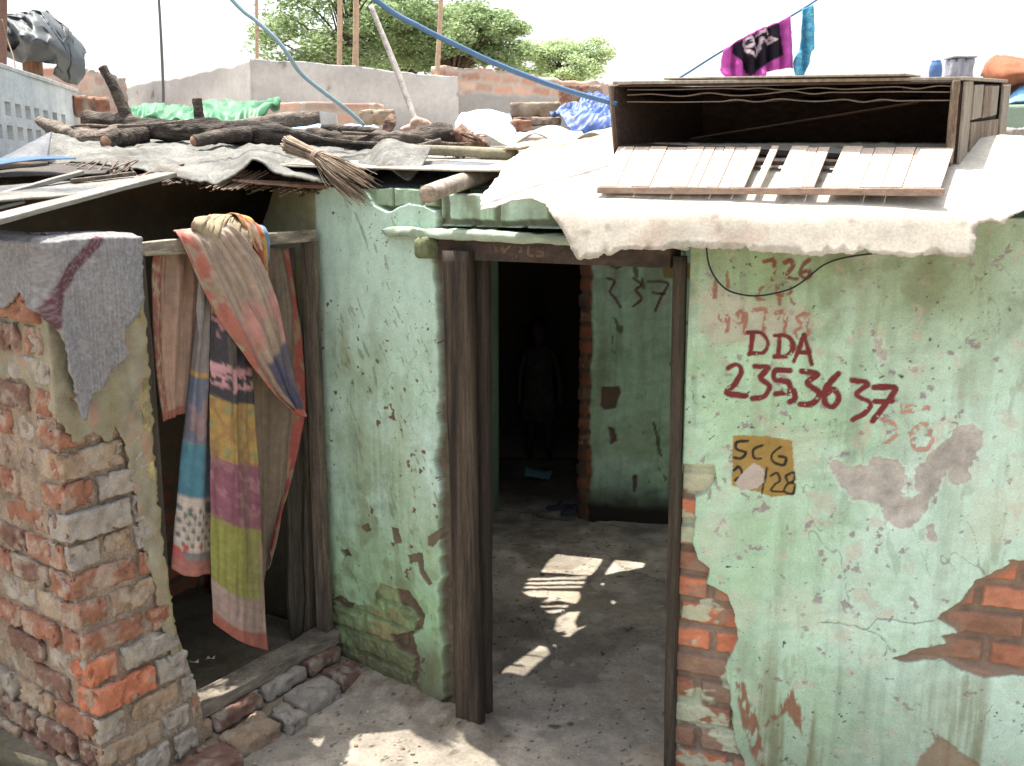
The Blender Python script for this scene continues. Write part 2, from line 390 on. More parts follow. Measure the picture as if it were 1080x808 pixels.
# ---- right front wall, with the painted numbers
ORW = (.56, 3.14); DRW = (.951, -.309)
fR, OR3, dR, nR = uvmap(ORW, DRW)
def z2(pts, f): return [f(740+x/2.694, 260+y/2.694) for x, y in pts]
def z3(pts, f): return [f(720+x/2.392, 470+y/2.392) for x, y in pts]
def wall_right(U, V):
    H, C = paint_base(U, V, 11, .30+.35*0)
    C = mix(C, CYAN*1.02, sstep(.45, 1.0, U+.25*fbm(U*2, V*2, 3, 3, 5))*.75)
    C = mix(C, MINT*.98, sstep(1.35, 1.0, V)*sstep(.6, .2, U)*.5)
    # grime under the eave and low down
    g = sstep(1.52, 1.84, V+.09*fbm(U*3, V*4, 1, 4, 8)); C = cmix(C, lin(122, 138, 92), g*.62*sstep(1.15, .7, U))
    g = sstep(.55, .1, V+.2*fbm(U*4, V*3, 2, 4, 9)); C = cmix(C, lin(138, 150, 118), g*.6)
    # rubbed pink and lilac spots
    Uw, Vw = warp(U, V)
    dens = .9*np.exp(-((U-.45)/.35)**2-((V-1.05)/.5)**2)
    m = sstep(.40, .52, fbm(U*19, V*19, 1, 6, 21)+.20*dens); C = cmix(C, lin(190, 164, 150), m*.4); H = H-.001*m
    m2 = sstep(.47, .54, fbm(U*34, V*34, 1, 6, 23)+.17*dens); C = cmix(C, lin(140, 124, 130), m2*.85); H = H-.0015*m2
    C, _ = specks(C, U, V, 60, .66, lin(80, 70, 56), 27)
    C, _ = specks(C, U, V, 95, .70, lin(50, 46, 38), 28)
    C, _ = specks(C, U, V*.25, 34, .40, lin(132, 146, 116), 37, .35)
    dv_ = fbm(U*5.5, V*5.5, 3, 4, 55); fine = np.abs(fbm(U*7, V*7, 2, 4, 58)); crk = sstep(.012, .003, fine)*sstep(.25, .45, dv_)
    C = cmix(C, lin(70, 74, 58), crk*.8); H = H-.002*crk
    dr = fbm(U*16, V*1.1, 17, 5, 91); C = cmix(C, lin(112, 104, 66), sstep(.12, .42, dr)*(.20+.5*sstep(.75, .2, V)))
    ab = fbm(U*5, V*5, 27, 6, 92); C = cmix(C, lin(186, 190, 170), sstep(.15, .4, ab)*.4)
    gr = fbm(U*10, V*7, 37, 6, 93); C = cmix(C, lin(110, 116, 80), sstep(.1, .6, gr+.25*fbm(U*40, V*30, 3, 4, 99))*(.2+.3*sstep(1.25, 1.8, V)))
    sc_ = np.abs(fbm(U*9+V*5, V*3-U*2, 47, 3, 94)); C = cmix(C, lin(96, 96, 74), sstep(.010, .003, sc_)*sstep(.1, .3, fbm(U*4, V*4, 57, 3, 95))*.55)
    # pinkish ground behind the oldest figures
    p = sdf(Uw, Vw, z2([(10, 110), (130, 150), (300, 180), (330, 230), (200, 270), (60, 280), (0, 240)], fR))
    C = cmix(C, lin(184, 160, 150), sstep(-.03, .02, p+.02*fbm(U*30, V*30, 0, 3, 4))*.45)
    def stroke(C, pts, w, col, seed, op=1., wear=.35):
        q = [tuple(p[:2]) for p in resample([(a_, b_, 0) for a_, b_ in z2(pts, fR)], 6*len(pts))]; D = segdist(U+.0025*fbm(U*50, V*50, 0, 2, 5), V+.0025*fbm(U*50, V*50, 4, 2, 6), q)
        ww = w*(1+.3*fbm(U*18, V*18, seed, 2, 3))
        m = sstep(ww, ww-.0035, D)*op
        m = m*(1-sstep(wear, wear+.15, fbm(U*75, V*75, 0, 3, seed)))
        return cmix(C, col*(1+.2*fbm(U*60, V*60, 0, 2, 9))[..., None], m)
    RED, RUST, FADE = lin(106, 14, 20), lin(138, 48, 36), lin(172, 104, 88)
    for q in ([(175, 42), (205, 42), (200, 95)], [(238, 45), (252, 40), (262, 55), (248, 72), (240, 88), (272, 92)], [(305, 38), (288, 55), (281, 80), (295, 92), (309, 82), (300, 68), (285, 76)]): C = stroke(C, q, .0085, RED*1.15, 2, .85, .2)
    for q in ([(40, 95), (38, 145)], [(72, 80), (78, 135)], [(200, 110), (170, 118), (157, 145), (176, 150)], [(215, 110), (222, 165)], [(250, 112), (258, 158)], [(218, 138), (255, 134)]): C = stroke(C, q, .008, RUST, 3, .75, .05)
    for q in ([(70, 192), (55, 185), (50, 205), (65, 214), (75, 192), (72, 242)], [(122, 188), (105, 185), (98, 208), (112, 215), (125, 190), (122, 248)], [(145, 182), (182, 182), (175, 252)], [(212, 190), (238, 188), (236, 242)], [(290, 190), (270, 202), (292, 225), (302, 192)], [(290, 225), (265, 245), (285, 262), (303, 245), (290, 225)]): C = stroke(C, q, .0085, lin(150, 72, 50), 4, .8, .1)
    for q in ([(145, 245), (140, 300)], [(132, 245), (165, 245), (188, 270), (176, 300), (135, 305)], [(222, 252), (218, 310)], [(208, 252), (245, 255), (261, 285), (241, 312), (208, 312)], [(292, 250), (262, 327)], [(292, 250), (312, 333)], [(274, 300), (306, 302)]): C = stroke(C, q, .0085, RED, 5, 1, .5)
    for q in ([(75, 345), (100, 335), (112, 355), (95, 390), (72, 415), (126, 424)], [(150, 340), (190, 345), (165, 372), (192, 395), (180, 425), (143, 432)], [(250, 352), (210, 352), (208, 378), (245, 385), (250, 410), (210, 420)], [(262, 408), (266, 430), (250, 442)], [(285, 355), (328, 362), (300, 388), (333, 415), (315, 445), (280, 448)], [(388, 362), (355, 400), (350, 440), (372, 455), (391, 430), (375, 405), (355, 418)],
              [(428, 380), (470, 390), (440, 420), (478, 445), (465, 470), (430, 492)], [(490, 400), (550, 402), (520, 450), (485, 497)], [(492, 440), (540, 440)]): C = stroke(C, q, .0105, RED, 6, 1, .5)
    for q in ([(510, 490), (545, 505), (552, 535), (525, 557)], [(625, 505), (600, 530), (605, 570), (640, 575), (655, 545), (640, 510), (625, 505)], [(570, 455), (602, 452)], [(570, 470), (600, 468)], [(622, 460), (645, 458)]): C = stroke(C, q, .009, FADE, 7, .8, .05)
    # yellow plate with black lettering
    Uq, Vq = warp(U, V, .003, 60, 5)
    yp = sdf(Uq, Vq, z2([(88, 535), (190, 538), (258, 552), (268, 705), (200, 712), (165, 700), (85, 680)], fR))
    C = cmix(C, lin(146, 112, 6)*(1+.12*fbm(U*60, V*60, 0, 3, 2))[..., None], sstep(0, .002, yp)*.95)
    BK = lin(34, 32, 26)
    for q in ([(130, 552), (100, 555), (98, 575), (124, 585), (112, 602), (92, 600)], [(172, 565), (148, 575), (150, 600), (168, 602)], [(225, 568), (200, 590), (205, 612), (233, 620), (240, 600), (220, 596)], [(90, 635), (105, 625), (115, 645), (95, 665)], [(185, 630), (172, 702)], [(195, 652), (213, 643), (222, 662), (197, 692), (230, 697)], [(262, 640), (241, 650), (245, 668), (265, 676), (259, 702), (236, 698), (240, 678), (262, 664), (262, 640)]): C = stroke(C, q, .006, BK, 8, 1, .55)
    gp = sdf(Uw, Vw, z2([(118, 640), (150, 612), (178, 632), (182, 668), (160, 690), (110, 695), (92, 672)], fR)); m = sstep(0, .004, gp); C = cmix(C, lin(172, 160, 148), m); H = H-.002*m
    # bare cement where the paint came away
    for poly in ([(350, 612), (380, 605), (400, 622), (470, 625), (485, 600), (540, 605), (575, 625), (578, 660), (560, 700), (600, 716), (622, 690), (600, 660), (605, 620), (640, 600), (680, 560), (730, 515), (765, 503), (795, 530), (795, 570), (775, 600), (765, 640), (770, 665), (735, 680), (700, 660), (695, 640), (680, 650), (670, 700), (640, 730), (620, 770), (595, 805), (560, 800), (520, 770), (505, 740), (430, 725), (400, 680), (375, 650)],
                 [(640, 790), (665, 785), (668, 830), (650, 850), (635, 830)], [(490, 268), (510, 262), (530, 300), (535, 330), (515, 325)], [(590, 340), (620, 335), (625, 360), (600, 358)]):
        g = sdf(U+.016*fbm(U*28, V*28, 0, 4, 61)+.006*fbm(U*110, V*110, 0, 3, 63), V+.016*fbm(U*28, V*28, 8, 4, 62)+.006*fbm(U*110, V*110, 3, 3, 64), z2(poly, fR)); m = sstep(-.0005, .003, g)
        C = cmix(C, lin(166, 162, 154)*(1+.34*fbm(U*22, V*22, 0, 4, 3)+.14*fbm(U*90, V*90, 0, 3, 6))[..., None], m); H = H-.003*m
        e = sstep(.006, .001, abs(g+.003))*.35; C = cmix(C, lin(206, 214, 196), e*(1-m))
    # rust red runs
    for poly in ([(130, 600), (155, 600), (195, 690), (212, 790), (208, 840), (180, 800), (160, 720), (138, 660)], [(200, 700), (235, 670), (255, 635), (275, 612), (300, 660), (303, 735), (282, 700), (262, 668), (235, 690), (212, 705)], [(190, 585), (205, 585), (205, 625), (192, 622)]):
        g = sdf(U+.012*fbm(U*60, V*6, 0, 3, 5), V+.02*fbm(U*60, V*5, 5, 3, 6), z3(poly, fR)); m = sstep(-.004, .007, g)
        C = cmix(C, lin(132, 76, 48)*(1+.3*fbm(U*50, V*12, 0, 3, 3))[..., None], m*.9*(1-sstep(.1, .35, fbm(U*70, V*18, 0, 3, 8))))
    # smeared brown at the foot
    g = sdf(Uw, Vw, z3([(570, 840), (610, 780), (650, 735), (700, 775), (740, 800), (770, 850)], fR)); m = sstep(-.006, .006, g+.015*fbm(U*30, V*30, 2, 3, 3)); C = cmix(C, lin(134, 104, 74), m*.8); H = H-.004*m
    # fallen plaster: brick shows
    RH, RC, bm_ = rough_bricks(U, V, .03, 33)
    pr = [(1045, 400), (985, 318), (930, 300), (861, 290), (820, 288), (825, 300), (740, 340), (700, 390), (640, 438), (665, 452), (690, 470), (650, 480), (665, 500), (600, 512), (520, 538), (560, 550), (650, 540), (700, 570), (760, 588), (861, 582), (960, 572), (1000, 510), (1060, 470)]
    g = sdf(U+.006*fbm(U*40, V*40, 0, 3, 61), V+.006*fbm(U*40, V*40, 8, 3, 62), z3(pr, fR))
    m = sstep(0, .004, g); deep = sstep(.0, .045, g)
    RCp = cmix(RC, MORT*.95, 1-deep)
    H2 = -.008-.022*deep+1.1*(RH+.03)*deep
    H = H*(1-m)+H2*m; C = C*(1-m[..., None])+RCp*m[..., None]
    pl = [(-40, 45), (80, 48), (84, 90), (60, 120), (34, 130), (28, 250), (40, 288), (70, 310), (64, 350), (110, 375), (130, 420), (140, 490), (108, 560), (122, 640), (130, 740), (160, 812), (160, 1100), (-40, 1100)]
    g = sdf(U+.006*fbm(U*40, V*40, 0, 3, 71), V+.006*fbm(U*40, V*40, 8, 3, 72), z3(pl, fR)); m = sstep(0, .004, g)
    vv = V[:, :1]
    pt = sstep(.0, .12, fbm(U*9, V*16, 0, 4, 74)+.5*sstep(.74, .95, V)+.30*sstep(.46, .36, V)-.30) ; pc = lin(176, 186, 156)*(1+.1*fbm(U*30, V*30, 0, 3, 2))[..., None]
    RCp = RC*(1-pt[..., None]*.85)+pc*pt[..., None]*.85; RCp = RCp*(.55+.45*bm_)[..., None] if False else RCp
    H2 = RH*1.05; H = H*(1-m)+H2*m; C = C*(1-m[..., None])+RCp*m[..., None]
    cr = segdist(Uw, Vw, z3([(470, 470), (500, 485), (515, 500), (512, 530)], fR)); c2 = segdist(Uw, Vw, z3([(345, 448), (400, 450), (465, 465), (490, 440), (530, 440), (580, 450), (640, 440)], fR))
    m = sstep(.0028, .0005, np.minimum(cr, c2)+.0015*fbm(U*40, V*40, 1, 3, 3)); C = cmix(C, lin(84, 78, 60), m*.6); H = H-.004*m
    return H, C
relief('front_wall', ORW, DRW, 1.75, -.05, 1.93, .0036, wall_right, M_WALL, house, thick=.14)

# ---- left front wall
OLW = (-.765, 3.94); DLW = (.515, -.41)
fL, OL3, dL, nL = uvmap(OLW, DLW)
def z4(pts, f): return [f(330+x/2.886, 500+y/2.886) for x, y in pts]
def z5(pts, f): return [f(380+x/4.909, 180+y/4.909) for x, y in pts]
def wall_left(U, V):
    H, C = paint_base(U, V, 41, .5)
    C = C*1.04
    up = sstep(.9, 1.6, V); C = mix(C, lin(172, 202, 184), up*.8)*1.03
    C = mix(C, lin(138, 182, 122), sstep(1.0, .4, V)*.65)
    Uw, Vw = warp(U, V)
    H = H+.006*fbm(U*7, V*7, 0, 4, 43)*sstep(1.2, .5, V)
    C = cmix(C, lin(120, 132, 84), sstep(.1, .35, fbm(U*11, V*11, 3, 4, 44))*sstep(1.2, .7, V)*.5)
    C = cmix(C, lin(130, 140, 96), np.exp(-((U-.17)/.16)**2-((V-1.36)/.12)**2)*sstep(-.2, .3, fbm(U*14, V*8, 0, 3, 3))*.7)
    C, m = specks(C, U, V, 30, .60, lin(110, 84, 66), 45); H = H-.002*m
    C, _ = specks(C, U, V, 80, .66, lin(66, 58, 44), 46)
    C, m = specks(C, U*2.2+V, V*.5-U*.4, 22, .5, lin(104, 108, 76), 47, .5); H = H-.001*m
    gr = fbm(U*12, V*5, 37, 6, 96); C = cmix(C, lin(104, 112, 74), sstep(.08, .42, gr)*(.22+.35*sstep(1.1, .5, V)))
    sc_ = np.abs(fbm(U*9-V*6, V*4+U*2, 47, 3, 97)); C = cmix(C, lin(88, 84, 62), sstep(.012, .003, sc_)*sstep(.15, .35, fbm(U*4, V*4, 57, 3, 98))*.35)
    # dirt at the foot
    g = sstep(.36, .04, V+.1*fbm(U*6, V*6, 0, 4, 48)); C = cmix(C, lin(98, 88, 66), g*.85)
    # rough lower part, bricks under old paint
    low = [(-60, 375), (60, 366), (120, 394), (165, 406), (205, 330), (240, 345), (290, 355), (330, 430), (340, 470), (305, 490), (322, 560), (330, 660), (300, 760), (-60, 760)]
    g = sdf(U+.008*fbm(U*30, V*30, 0, 3, 51), V+.008*fbm(U*30, V*30, 8, 3, 52), z4(low, fL)); m = sstep(0, .006, g)
    RH, RC, bm_ = rough_bricks(U, V, .03, 53)
    gp = sstep(-.25, .15, fbm(U*9, V*9, 0, 4, 54)); RC = cmix(RC, lin(126, 156, 102)*(1+.32*fbm(U*20, V*20, 0, 5, 77))[..., None], np.clip(gp+.75, 0, 1)*.95); RC = cmix(RC, lin(84, 84, 56), sstep(.05, .4, fbm(U*13, V*13, 5, 5, 78))*.6); RC = cmix(RC, lin(92, 84, 60), sstep(.30, .05, V+.1*fbm(U*8, V*8, 0, 3, 4))*.75)
    H = H*(1-m)+(RH*.75+.010+.012*fbm(U*16, V*16, 2, 5, 79))*m; C = C*(1-m[..., None])+RC*m[..., None]
    for poly, dp in (([(350, 190), (385, 160), (392, 190), (365, 225), (350, 220)], .004), ([(238, 162), (262, 165), (272, 215), (250, 217)], .004), ([(285, 245), (335, 240), (340, 290), (368, 335), (350, 340), (325, 305), (315, 270), (290, 275)], .006), ([(245, 350), (290, 355), (342, 430), (330, 475), (300, 478), (322, 440), (290, 410), (262, 400)], .012), ([(142, 160), (165, 150), (178, 172), (160, 182)], .006), ([(78, 232), (105, 228), (118, 248), (95, 255)], .02), ([(54, 380), (80, 368), (120, 396), (112, 412), (80, 408)], .02), ([(232, 490), (300, 480), (322, 560), (310, 660), (296, 640), (300, 560), (262, 545), (240, 530)], .02)):
        g = sdf(U+.007*fbm(U*40, V*40, 0, 3, 61), V+.007*fbm(U*40, V*40, 8, 3, 62), z4(poly, fL)); m = sstep(0, .003, g); H = H-dp*m; C = cmix(C, lin(104, 82, 66)*(1+.3*fbm(U*30, V*30, 0, 3, 5))[..., None], m*.92)
    # broken top: plaster layer gone above a ragged line, painted bricks behind
    lip = [(0, 80), (40, 120), (70, 180), (140, 218), (190, 195), (250, 172), (300, 180), (380, 205), (430, 215), (520, 220), (560, 222), (560, -90), (0, -90)]
    g = sdf(U+.004*fbm(U*50, V*50, 0, 3, 63), V+.004*fbm(U*50, V*50, 8, 3, 64), z5(lip, fL)); m = sstep(0, .002, g)
    bmk, a, b = bricks(U+.02, V-.01, .15, .12, .01, 65)
    Hb = -.035+.03*bmk*(.6+.4*a)+.003*fbm(U*40, V*40, 0, 3, 3)
    Cb = lin(136, 162, 132)*(1+.2*fbm(U*20, V*20, 0, 4, 7)-.12*sstep(.1, .4, fbm(U*60, V*5, 0, 3, 8)))[..., None]; Cb = cmix(Cb, lin(96, 92, 66), sstep(.05, .4, fbm(U*12, V*12, 2, 4, 9))*.5); Cb = cmix(Cb, lin(90, 78, 60), (1-bmk)*.7)
    H = H*(1-m)+Hb*m; C = C*(1-m[..., None])+Cb*m[..., None]
    # crumbled edge next to the door post
    er = .006+.07*np.abs(fbm(U*0, V*5, 0, 4, 66))+.008*fbm(U*20, V*20, 0, 4, 68); m = sstep(-.004, .008, U-(.645-er)); H = H-.035*m-.01*m*fbm(U*30, V*30, 0, 3, 69); C = cmix(C, lin(96, 84, 66)*(1+.4*fbm(U*30, V*24, 0, 4, 70))[..., None], m)
    return H, C
TOPL = lambda u: 2.0+.012*fbm(u*9, u*0, 0, 3, 3)-.05*sstep(.1, .0, np.abs(u-.42))*0
wl = math.hypot(.515, .41)
relief('front_wall', OLW, DLW, wl, -.05, TOPL, .0036, wall_left, M_WALL, house, thick=.16)

# ---- masonry over the door, and the thick plaster ledge
ODW = (-.25, 3.53); DDW = (.81, -.39)
fD, OD3, dD, nD = uvmap(ODW, DDW)
def wall_over(U, V):
    H, C = paint_base(U, V, 81, .45); C = C*.9
    C = cmix(C, lin(104, 102, 76), sstep(.0, .4, fbm(U*22, V*4, 2, 4, 9))*.6)
    bmk, a, b = bricks(U+.07, V-.02, .2, .11, .012, 85, .4)
    H = H-.03+.026*bmk*(.7+.3*a); C = cmix(C, lin(88, 76, 58), (1-bmk)*.75)
    return H, C
relief('over_door_wall', ODW, DDW, .92, 1.875, lambda u: 1.99+.012*fbm(u*11, u*0, 0, 3, 9), .0045, wall_over, M_WALL, house, thick=.16)
# ledge along both
a0 = OL3+dL*fL(403, 242)[0]; a1 = OD3+dD*0.0; a2 = OD3+dD*.9
zl = fL(430, 244)[1]
MBl = MB(); pts = resample([a0+nL*.0, (a0+a1)/2+nL*.015, a1+nL*.012+nD*.012, (a1+a2)/2+nD*.02, a2+nD*.02], 90)
prof = [(-.03, -.018), (.022, -.018), (.030, -.012), (.030, .006), (.022, .012), (-.03, .018)]
V = []; F = []
for i, p in enumerate(pts):
    k = min(1, i/4+.15)
    for j, (w, h) in enumerate(prof):
        nz = 1+.5*float(fbm(i*.16, j*1.0, 0, 3, 2)); q = p+nD*w*nz*k; V.append([q[0], q[1], zl+h*k+.009*float(fbm(i*.22, j*.9, 3, 4, 4))-.012*sstep(0, 89, i)])
for i in range(len(pts)-1):
    for j in range(6): F.append((i*6+j, i*6+(j+1) % 6, i*6+6+(j+1) % 6, i*6+6+j))
F += [(5, 4, 3, 2, 1, 0), tuple(len(V)-6+j for j in range(6))]
V = np.array(V); cc = lin(142, 158, 136)*(1+.30*fbm(V[:, 0]*20, V[:, 1]*20, V[:, 2]*40, 4, 3))[:, None]
mk('plaster_ledge', V, F, M_WALL, house, cols=cc)
# a loose plastered brick end in the pocket over the post
Vb, Fb, pb = brick_geo(at(452, 261, 3.53), dL, nL, (0, 0, 1), .066, .09, .075, 5, r=.016, amp=.006)
mk('brick_end', Vb, Fb, M_BRICK, house, cols=lin(104, 112, 76)*(1+.3*fbm(pb[:, 0]*30, pb[:, 1]*30, pb[:, 2]*30, 3, 3))[:, None])

# ---- door frame
df = bpy.data.objects.new('door_frame', None); COL.objects.link(df); df.parent = house; bo = np.array([0.15, 3.4, 0]); df.location = Vector([float(v) for v in bo-ORIG['plastered_house']]); ORIG[df.name] = bo
def postp(px, py, Y): return at(px, py, Y)
def post(name, x0, y0, x1, y1, w, dpt, seed, z1=1.80, m=M_WZ, wob=.12, z0=-.02, par=df):
    p = np.array([x0, y0, z0]); q = np.array([x1, y1, z1]); n = 40; V = []; F = []
    for i in range(n+1):
        t = i/n; c = p+(q-p)*t
        for a, b in ((-1, -.8), (-.8, -1), (0, -1.02), (.8, -1), (1, -.8), (1, .8), (.8, 1), (-.8, 1), (-1, .8)):
            k = 1+wob*float(fbm(t*7, a*1.3+5, b*1.1, 3, seed))
            V.append(c+dD*a*w/2*k+nD*(-b)*dpt/2*k)
    for i in range(n):
        for j in range(9): F.append((i*9+j, i*9+(j+1) % 9, i*9+9+(j+1) % 9, i*9+9+j))
    F += [tuple(range(8, -1, -1)), tuple(n*9+j for j in range(9))]
    return mk(name, V, F, m, par)
pA = at(483, 268, 3.45); pB = at(496, 740, 3.42)
post('post', pB[0], pB[1], pA[0], pA[1], .100, .05, 3, 1.795)
pA = at(508, 280, 3.50); pB = at(511, 735, 3.50)
post('door_jamb', pB[0], pB[1]+.02, pA[0]+.002, pA[1]+.02, .05, .05, 5, 1.795, m=wood('dark_jamb_wood', lin(56, 48, 42), .35, (3, 3, .2)))
pA = at(718, 290, 3.13); pB = at(708, 790, 3.13)
post('post', pB[0], 3.15, pA[0], 3.15, .034, .05, 8, 1.80, m=wood('grey_post_wood', lin(66, 58, 46), .35, (3, 3, .2)))
# pale paint left down the edge of the big post
def lintel_fn(U, V):
    H = .004*fbm(U*6, V*30, 0, 4, 7)+.003*fbm(U*40, V*60, 0, 2, 8)
    C = lin(66, 54, 46)*(1+.35*fbm(U*6, V*45, 0, 4, 5))[..., None]
    ft, *_ = uvmap(OD3[:2], DDW)
    def zz(pts): return [ft(380+x/4.909, 180+y/4.909, .02) for x, y in pts]
    for q in ([(738, 392), (740, 442)], [(775, 392), (742, 418), (778, 442)], [(808, 395), (806, 445)], [(808, 395), (835, 398), (836, 415), (808, 420)], [(870, 395), (872, 442), (892, 441)], [(945, 396), (918, 402), (922, 416), (944, 424), (942, 440), (915, 442)], [(700, 395), (702, 440)]):
        D = segdist(U, V, zz(q)); C = cmix(C, lin(118, 92, 72), sstep(.0055, .003, D)*.6*sstep(-.3, .1, fbm(U*60, V*60, 0, 3, 3)))
    return H, C
relief('lintel', (OD3+nD*.02+dD*-.0)[:2], DDW, .84, 1.762, 1.858, .004, lintel_fn, M_COL, df, thick=.12)



# ---- room behind the door
def roofz(X, Y): return 2.06+.055*(Y-3.4)
OIW = (.40, 5.74); DIW = (.96, -.12)
fI, OI3, dI, nI = uvmap(OIW, DIW)
def zi(pts, f): return [f(500+x/2.786, 270+y/2.786) for x, y in pts]
def wall_inner(U, V):
    H, C = paint_base(U, V, 91, .05); C = C*1.3
    C = cmix(C, lin(120, 128, 80), sstep(.0, .4, fbm(U*5, V*3, 0, 4, 92))*.4)
    C, m = specks(C, U*2+V*.5, V*.6-U*.3, 9, .4, lin(84, 86, 58), 93, .8)
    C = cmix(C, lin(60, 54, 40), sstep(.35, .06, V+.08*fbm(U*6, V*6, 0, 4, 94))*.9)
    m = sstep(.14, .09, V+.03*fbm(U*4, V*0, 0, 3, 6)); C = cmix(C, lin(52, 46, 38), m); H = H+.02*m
    e = sstep(.075, .06, U+.02*fbm(U*8, V*8, 0, 4, 95)); RH, RC, bm_ = rough_bricks(U, V, .02, 96); H = H*(1-e)+RH*e; C = C*(1-e[..., None])+(RC*.8)*e[..., None]
    for poly in ([(372, 385), (425, 382), (432, 400), (415, 450), (385, 455), (370, 440)], [(390, 500), (412, 505), (420, 545), (400, 560)], [(465, 640), (480, 645), (475, 700), (462, 690)]):
        g = sdf(U+.01*fbm(U*20, V*20, 0, 3, 2), V, zi(poly, fI)); m = sstep(0, .006, g); C = cmix(C, lin(112, 92, 78), m); H = H-.01*m
    for q in ([(392, 65), (412, 75), (400, 105), (415, 125), (430, 150)], [(468, 65), (492, 85), (475, 100), (492, 125), (468, 148)], [(512, 75), (568, 80), (550, 120), (532, 162)], [(525, 108), (560, 112)], [(405, 30), (420, 34), (436, 28)]):
        D = segdist(U, V, [tuple(p[:2]) for p in resample([(a_, b_, 0) for a_, b_ in zi(q, fI)], 6*len(q))]); C = cmix(C, lin(104, 36, 38), sstep(.010, .005, D)*.9)
    g = sdf(U, V, zi([(553, 20), (640, 20), (640, 70), (555, 64)], fI)); C = cmix(C, lin(150, 118, 20), sstep(0, .004, g)*.9)
    return H, C
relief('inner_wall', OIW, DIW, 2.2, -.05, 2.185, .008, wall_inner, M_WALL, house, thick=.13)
# brick end of that wall
def wall_end(U, V):
    RH, RC, bm_ = rough_bricks(U, V, .012, 98); g = sstep(-.1, .3, fbm(U*9, V*7, 0, 4, 97)); RC = cmix(RC, lin(110, 84, 70), g*.7); return RH, RC*.6
relief('wall_end', (OI3-nI*.132-dI*.004)[:2], -(-nI[:2]), .132, -.05, 2.14, .008, wall_end, M_WALL, house, thick=.05)
def wall_plain(seed, base, rgh=1.):
    def f(U, V):
        H = .012*rgh*fbm(U*5, V*5, 0, 5, seed); C = np.array(base)*(1+.3*fbm(U*4, V*4, 0, 5, seed+1))[..., None]; return H, C
    return f
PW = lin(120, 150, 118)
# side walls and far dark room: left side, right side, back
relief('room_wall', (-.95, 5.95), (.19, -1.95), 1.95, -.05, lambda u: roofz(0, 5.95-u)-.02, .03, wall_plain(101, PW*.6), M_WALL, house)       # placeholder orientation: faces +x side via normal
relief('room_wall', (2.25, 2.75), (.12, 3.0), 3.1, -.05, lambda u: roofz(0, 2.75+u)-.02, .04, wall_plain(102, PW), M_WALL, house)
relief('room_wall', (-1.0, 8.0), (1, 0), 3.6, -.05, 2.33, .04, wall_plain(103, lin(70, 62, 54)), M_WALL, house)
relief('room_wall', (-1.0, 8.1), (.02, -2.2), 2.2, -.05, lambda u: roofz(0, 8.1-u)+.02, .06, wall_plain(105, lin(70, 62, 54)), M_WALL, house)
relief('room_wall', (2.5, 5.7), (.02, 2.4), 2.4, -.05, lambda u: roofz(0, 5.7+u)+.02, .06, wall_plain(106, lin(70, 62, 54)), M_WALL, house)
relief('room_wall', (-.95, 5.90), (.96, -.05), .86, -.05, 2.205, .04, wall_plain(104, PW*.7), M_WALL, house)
# roof of the room: loose sheets with the gaps the sun comes through
SUN_EL, SUN_AZ = R(76), R(40)          # shadows run towards +x,-y
sdir = np.array([math.cos(SUN_EL)*math.sin(SUN_AZ), -math.cos(SUN_EL)*math.cos(SUN_AZ), -math.sin(SUN_EL)])   # travel direction of sunlight
def up_to_roof(px, py):
    P = onz(px, py, 0.0)
    z = 2.1
    for _ in range(4):
        t = z/(-sdir[2]); Q = P-sdir*t; z = roofz(Q[0], Q[1])
    return (Q[0], Q[1])
patches = [[(571, 604), (580, 592), (588, 586), (636, 591), (630, 600), (624, 608)], [(638, 608), (649, 591), (665, 592), (680, 595), (678, 600), (655, 604)],
           [(556, 613), (560, 611), (619, 608), (618, 611)], [(553, 617), (558, 615), (617, 613), (616, 616)], [(552, 621), (556, 619), (614, 618), (613, 620)],
           [(552, 625), (560, 623), (611, 624), (612, 630), (608, 637), (590, 634), (572, 636), (580, 630), (560, 630)], [(570, 640), (600, 638), (598, 641), (572, 642)], [(575, 646), (596, 643), (594, 646), (580, 648)],
           [(588, 652), (600, 646), (612, 645), (606, 656), (609, 663), (620, 659), (606, 668), (600, 676), (586, 684), (582, 679)],
           [(527, 712), (546, 700), (570, 682), (577, 684), (580, 690), (567, 701), (554, 713), (538, 716)], [(517, 768), (528, 771), (540, 777), (520, 771)], [(634, 616), (638, 616), (636, 619)], [(645, 633), (650, 635), (646, 638)]]
holes = [[up_to_roof(*p) for p in q] for q in patches]+[[(1.05, 4.2), (1.5, 4.1), (1.95, 4.3), (2.0, 4.9), (1.7, 5.15), (1.3, 5.0), (1.0, 5.1), (1.12, 4.6)]]  # last opening is unseen, added to let bounce light into the room
ROOFP = [(-.95, 3.9), (-.55, 3.78), (-.2, 3.55), (.0, 3.45), (.6, 3.2), (1.2, 3.02), (2.3, 2.7), (2.5, 6.0), (-1.0, 6.0)]
rf = empty('room_roof', (.6, 4.8, 2.05), 'low patched sheet roof over the room behind the doorway, pierced with ragged holes', 'roof')
sheet('roof_sheet', ROOFP, .12, lambda x, y: np.stack([x, y, roofz(x, y)+.01*fbm(x*5, y*5, 0, 3, 7)], 1), M_HESS2 if 'M_HESS2' in globals() else mat('dull_roof_sheet', lin(150, 142, 130), nscale=9, namt=.25, bump=.6, bscale=30, bdist=.01), rf, holes=holes, solid=.006)
sheet('back_roof_sheet', [(-1.2, 5.98), (2.6, 5.98), (2.6, 8.3), (-1.2, 8.3)], .5, lambda x, y: np.stack([x, y, roofz(x, y)+.012], 1), mat('dull_roof_sheet'), rf, solid=.01)
board('roof_beam', (-.8, 4.6, 2.06), (2.2, 4.3, 2.04), .07, .09, wood('dark_beam', lin(70, 56, 46), .3, (.3, 3, 3)), rf)

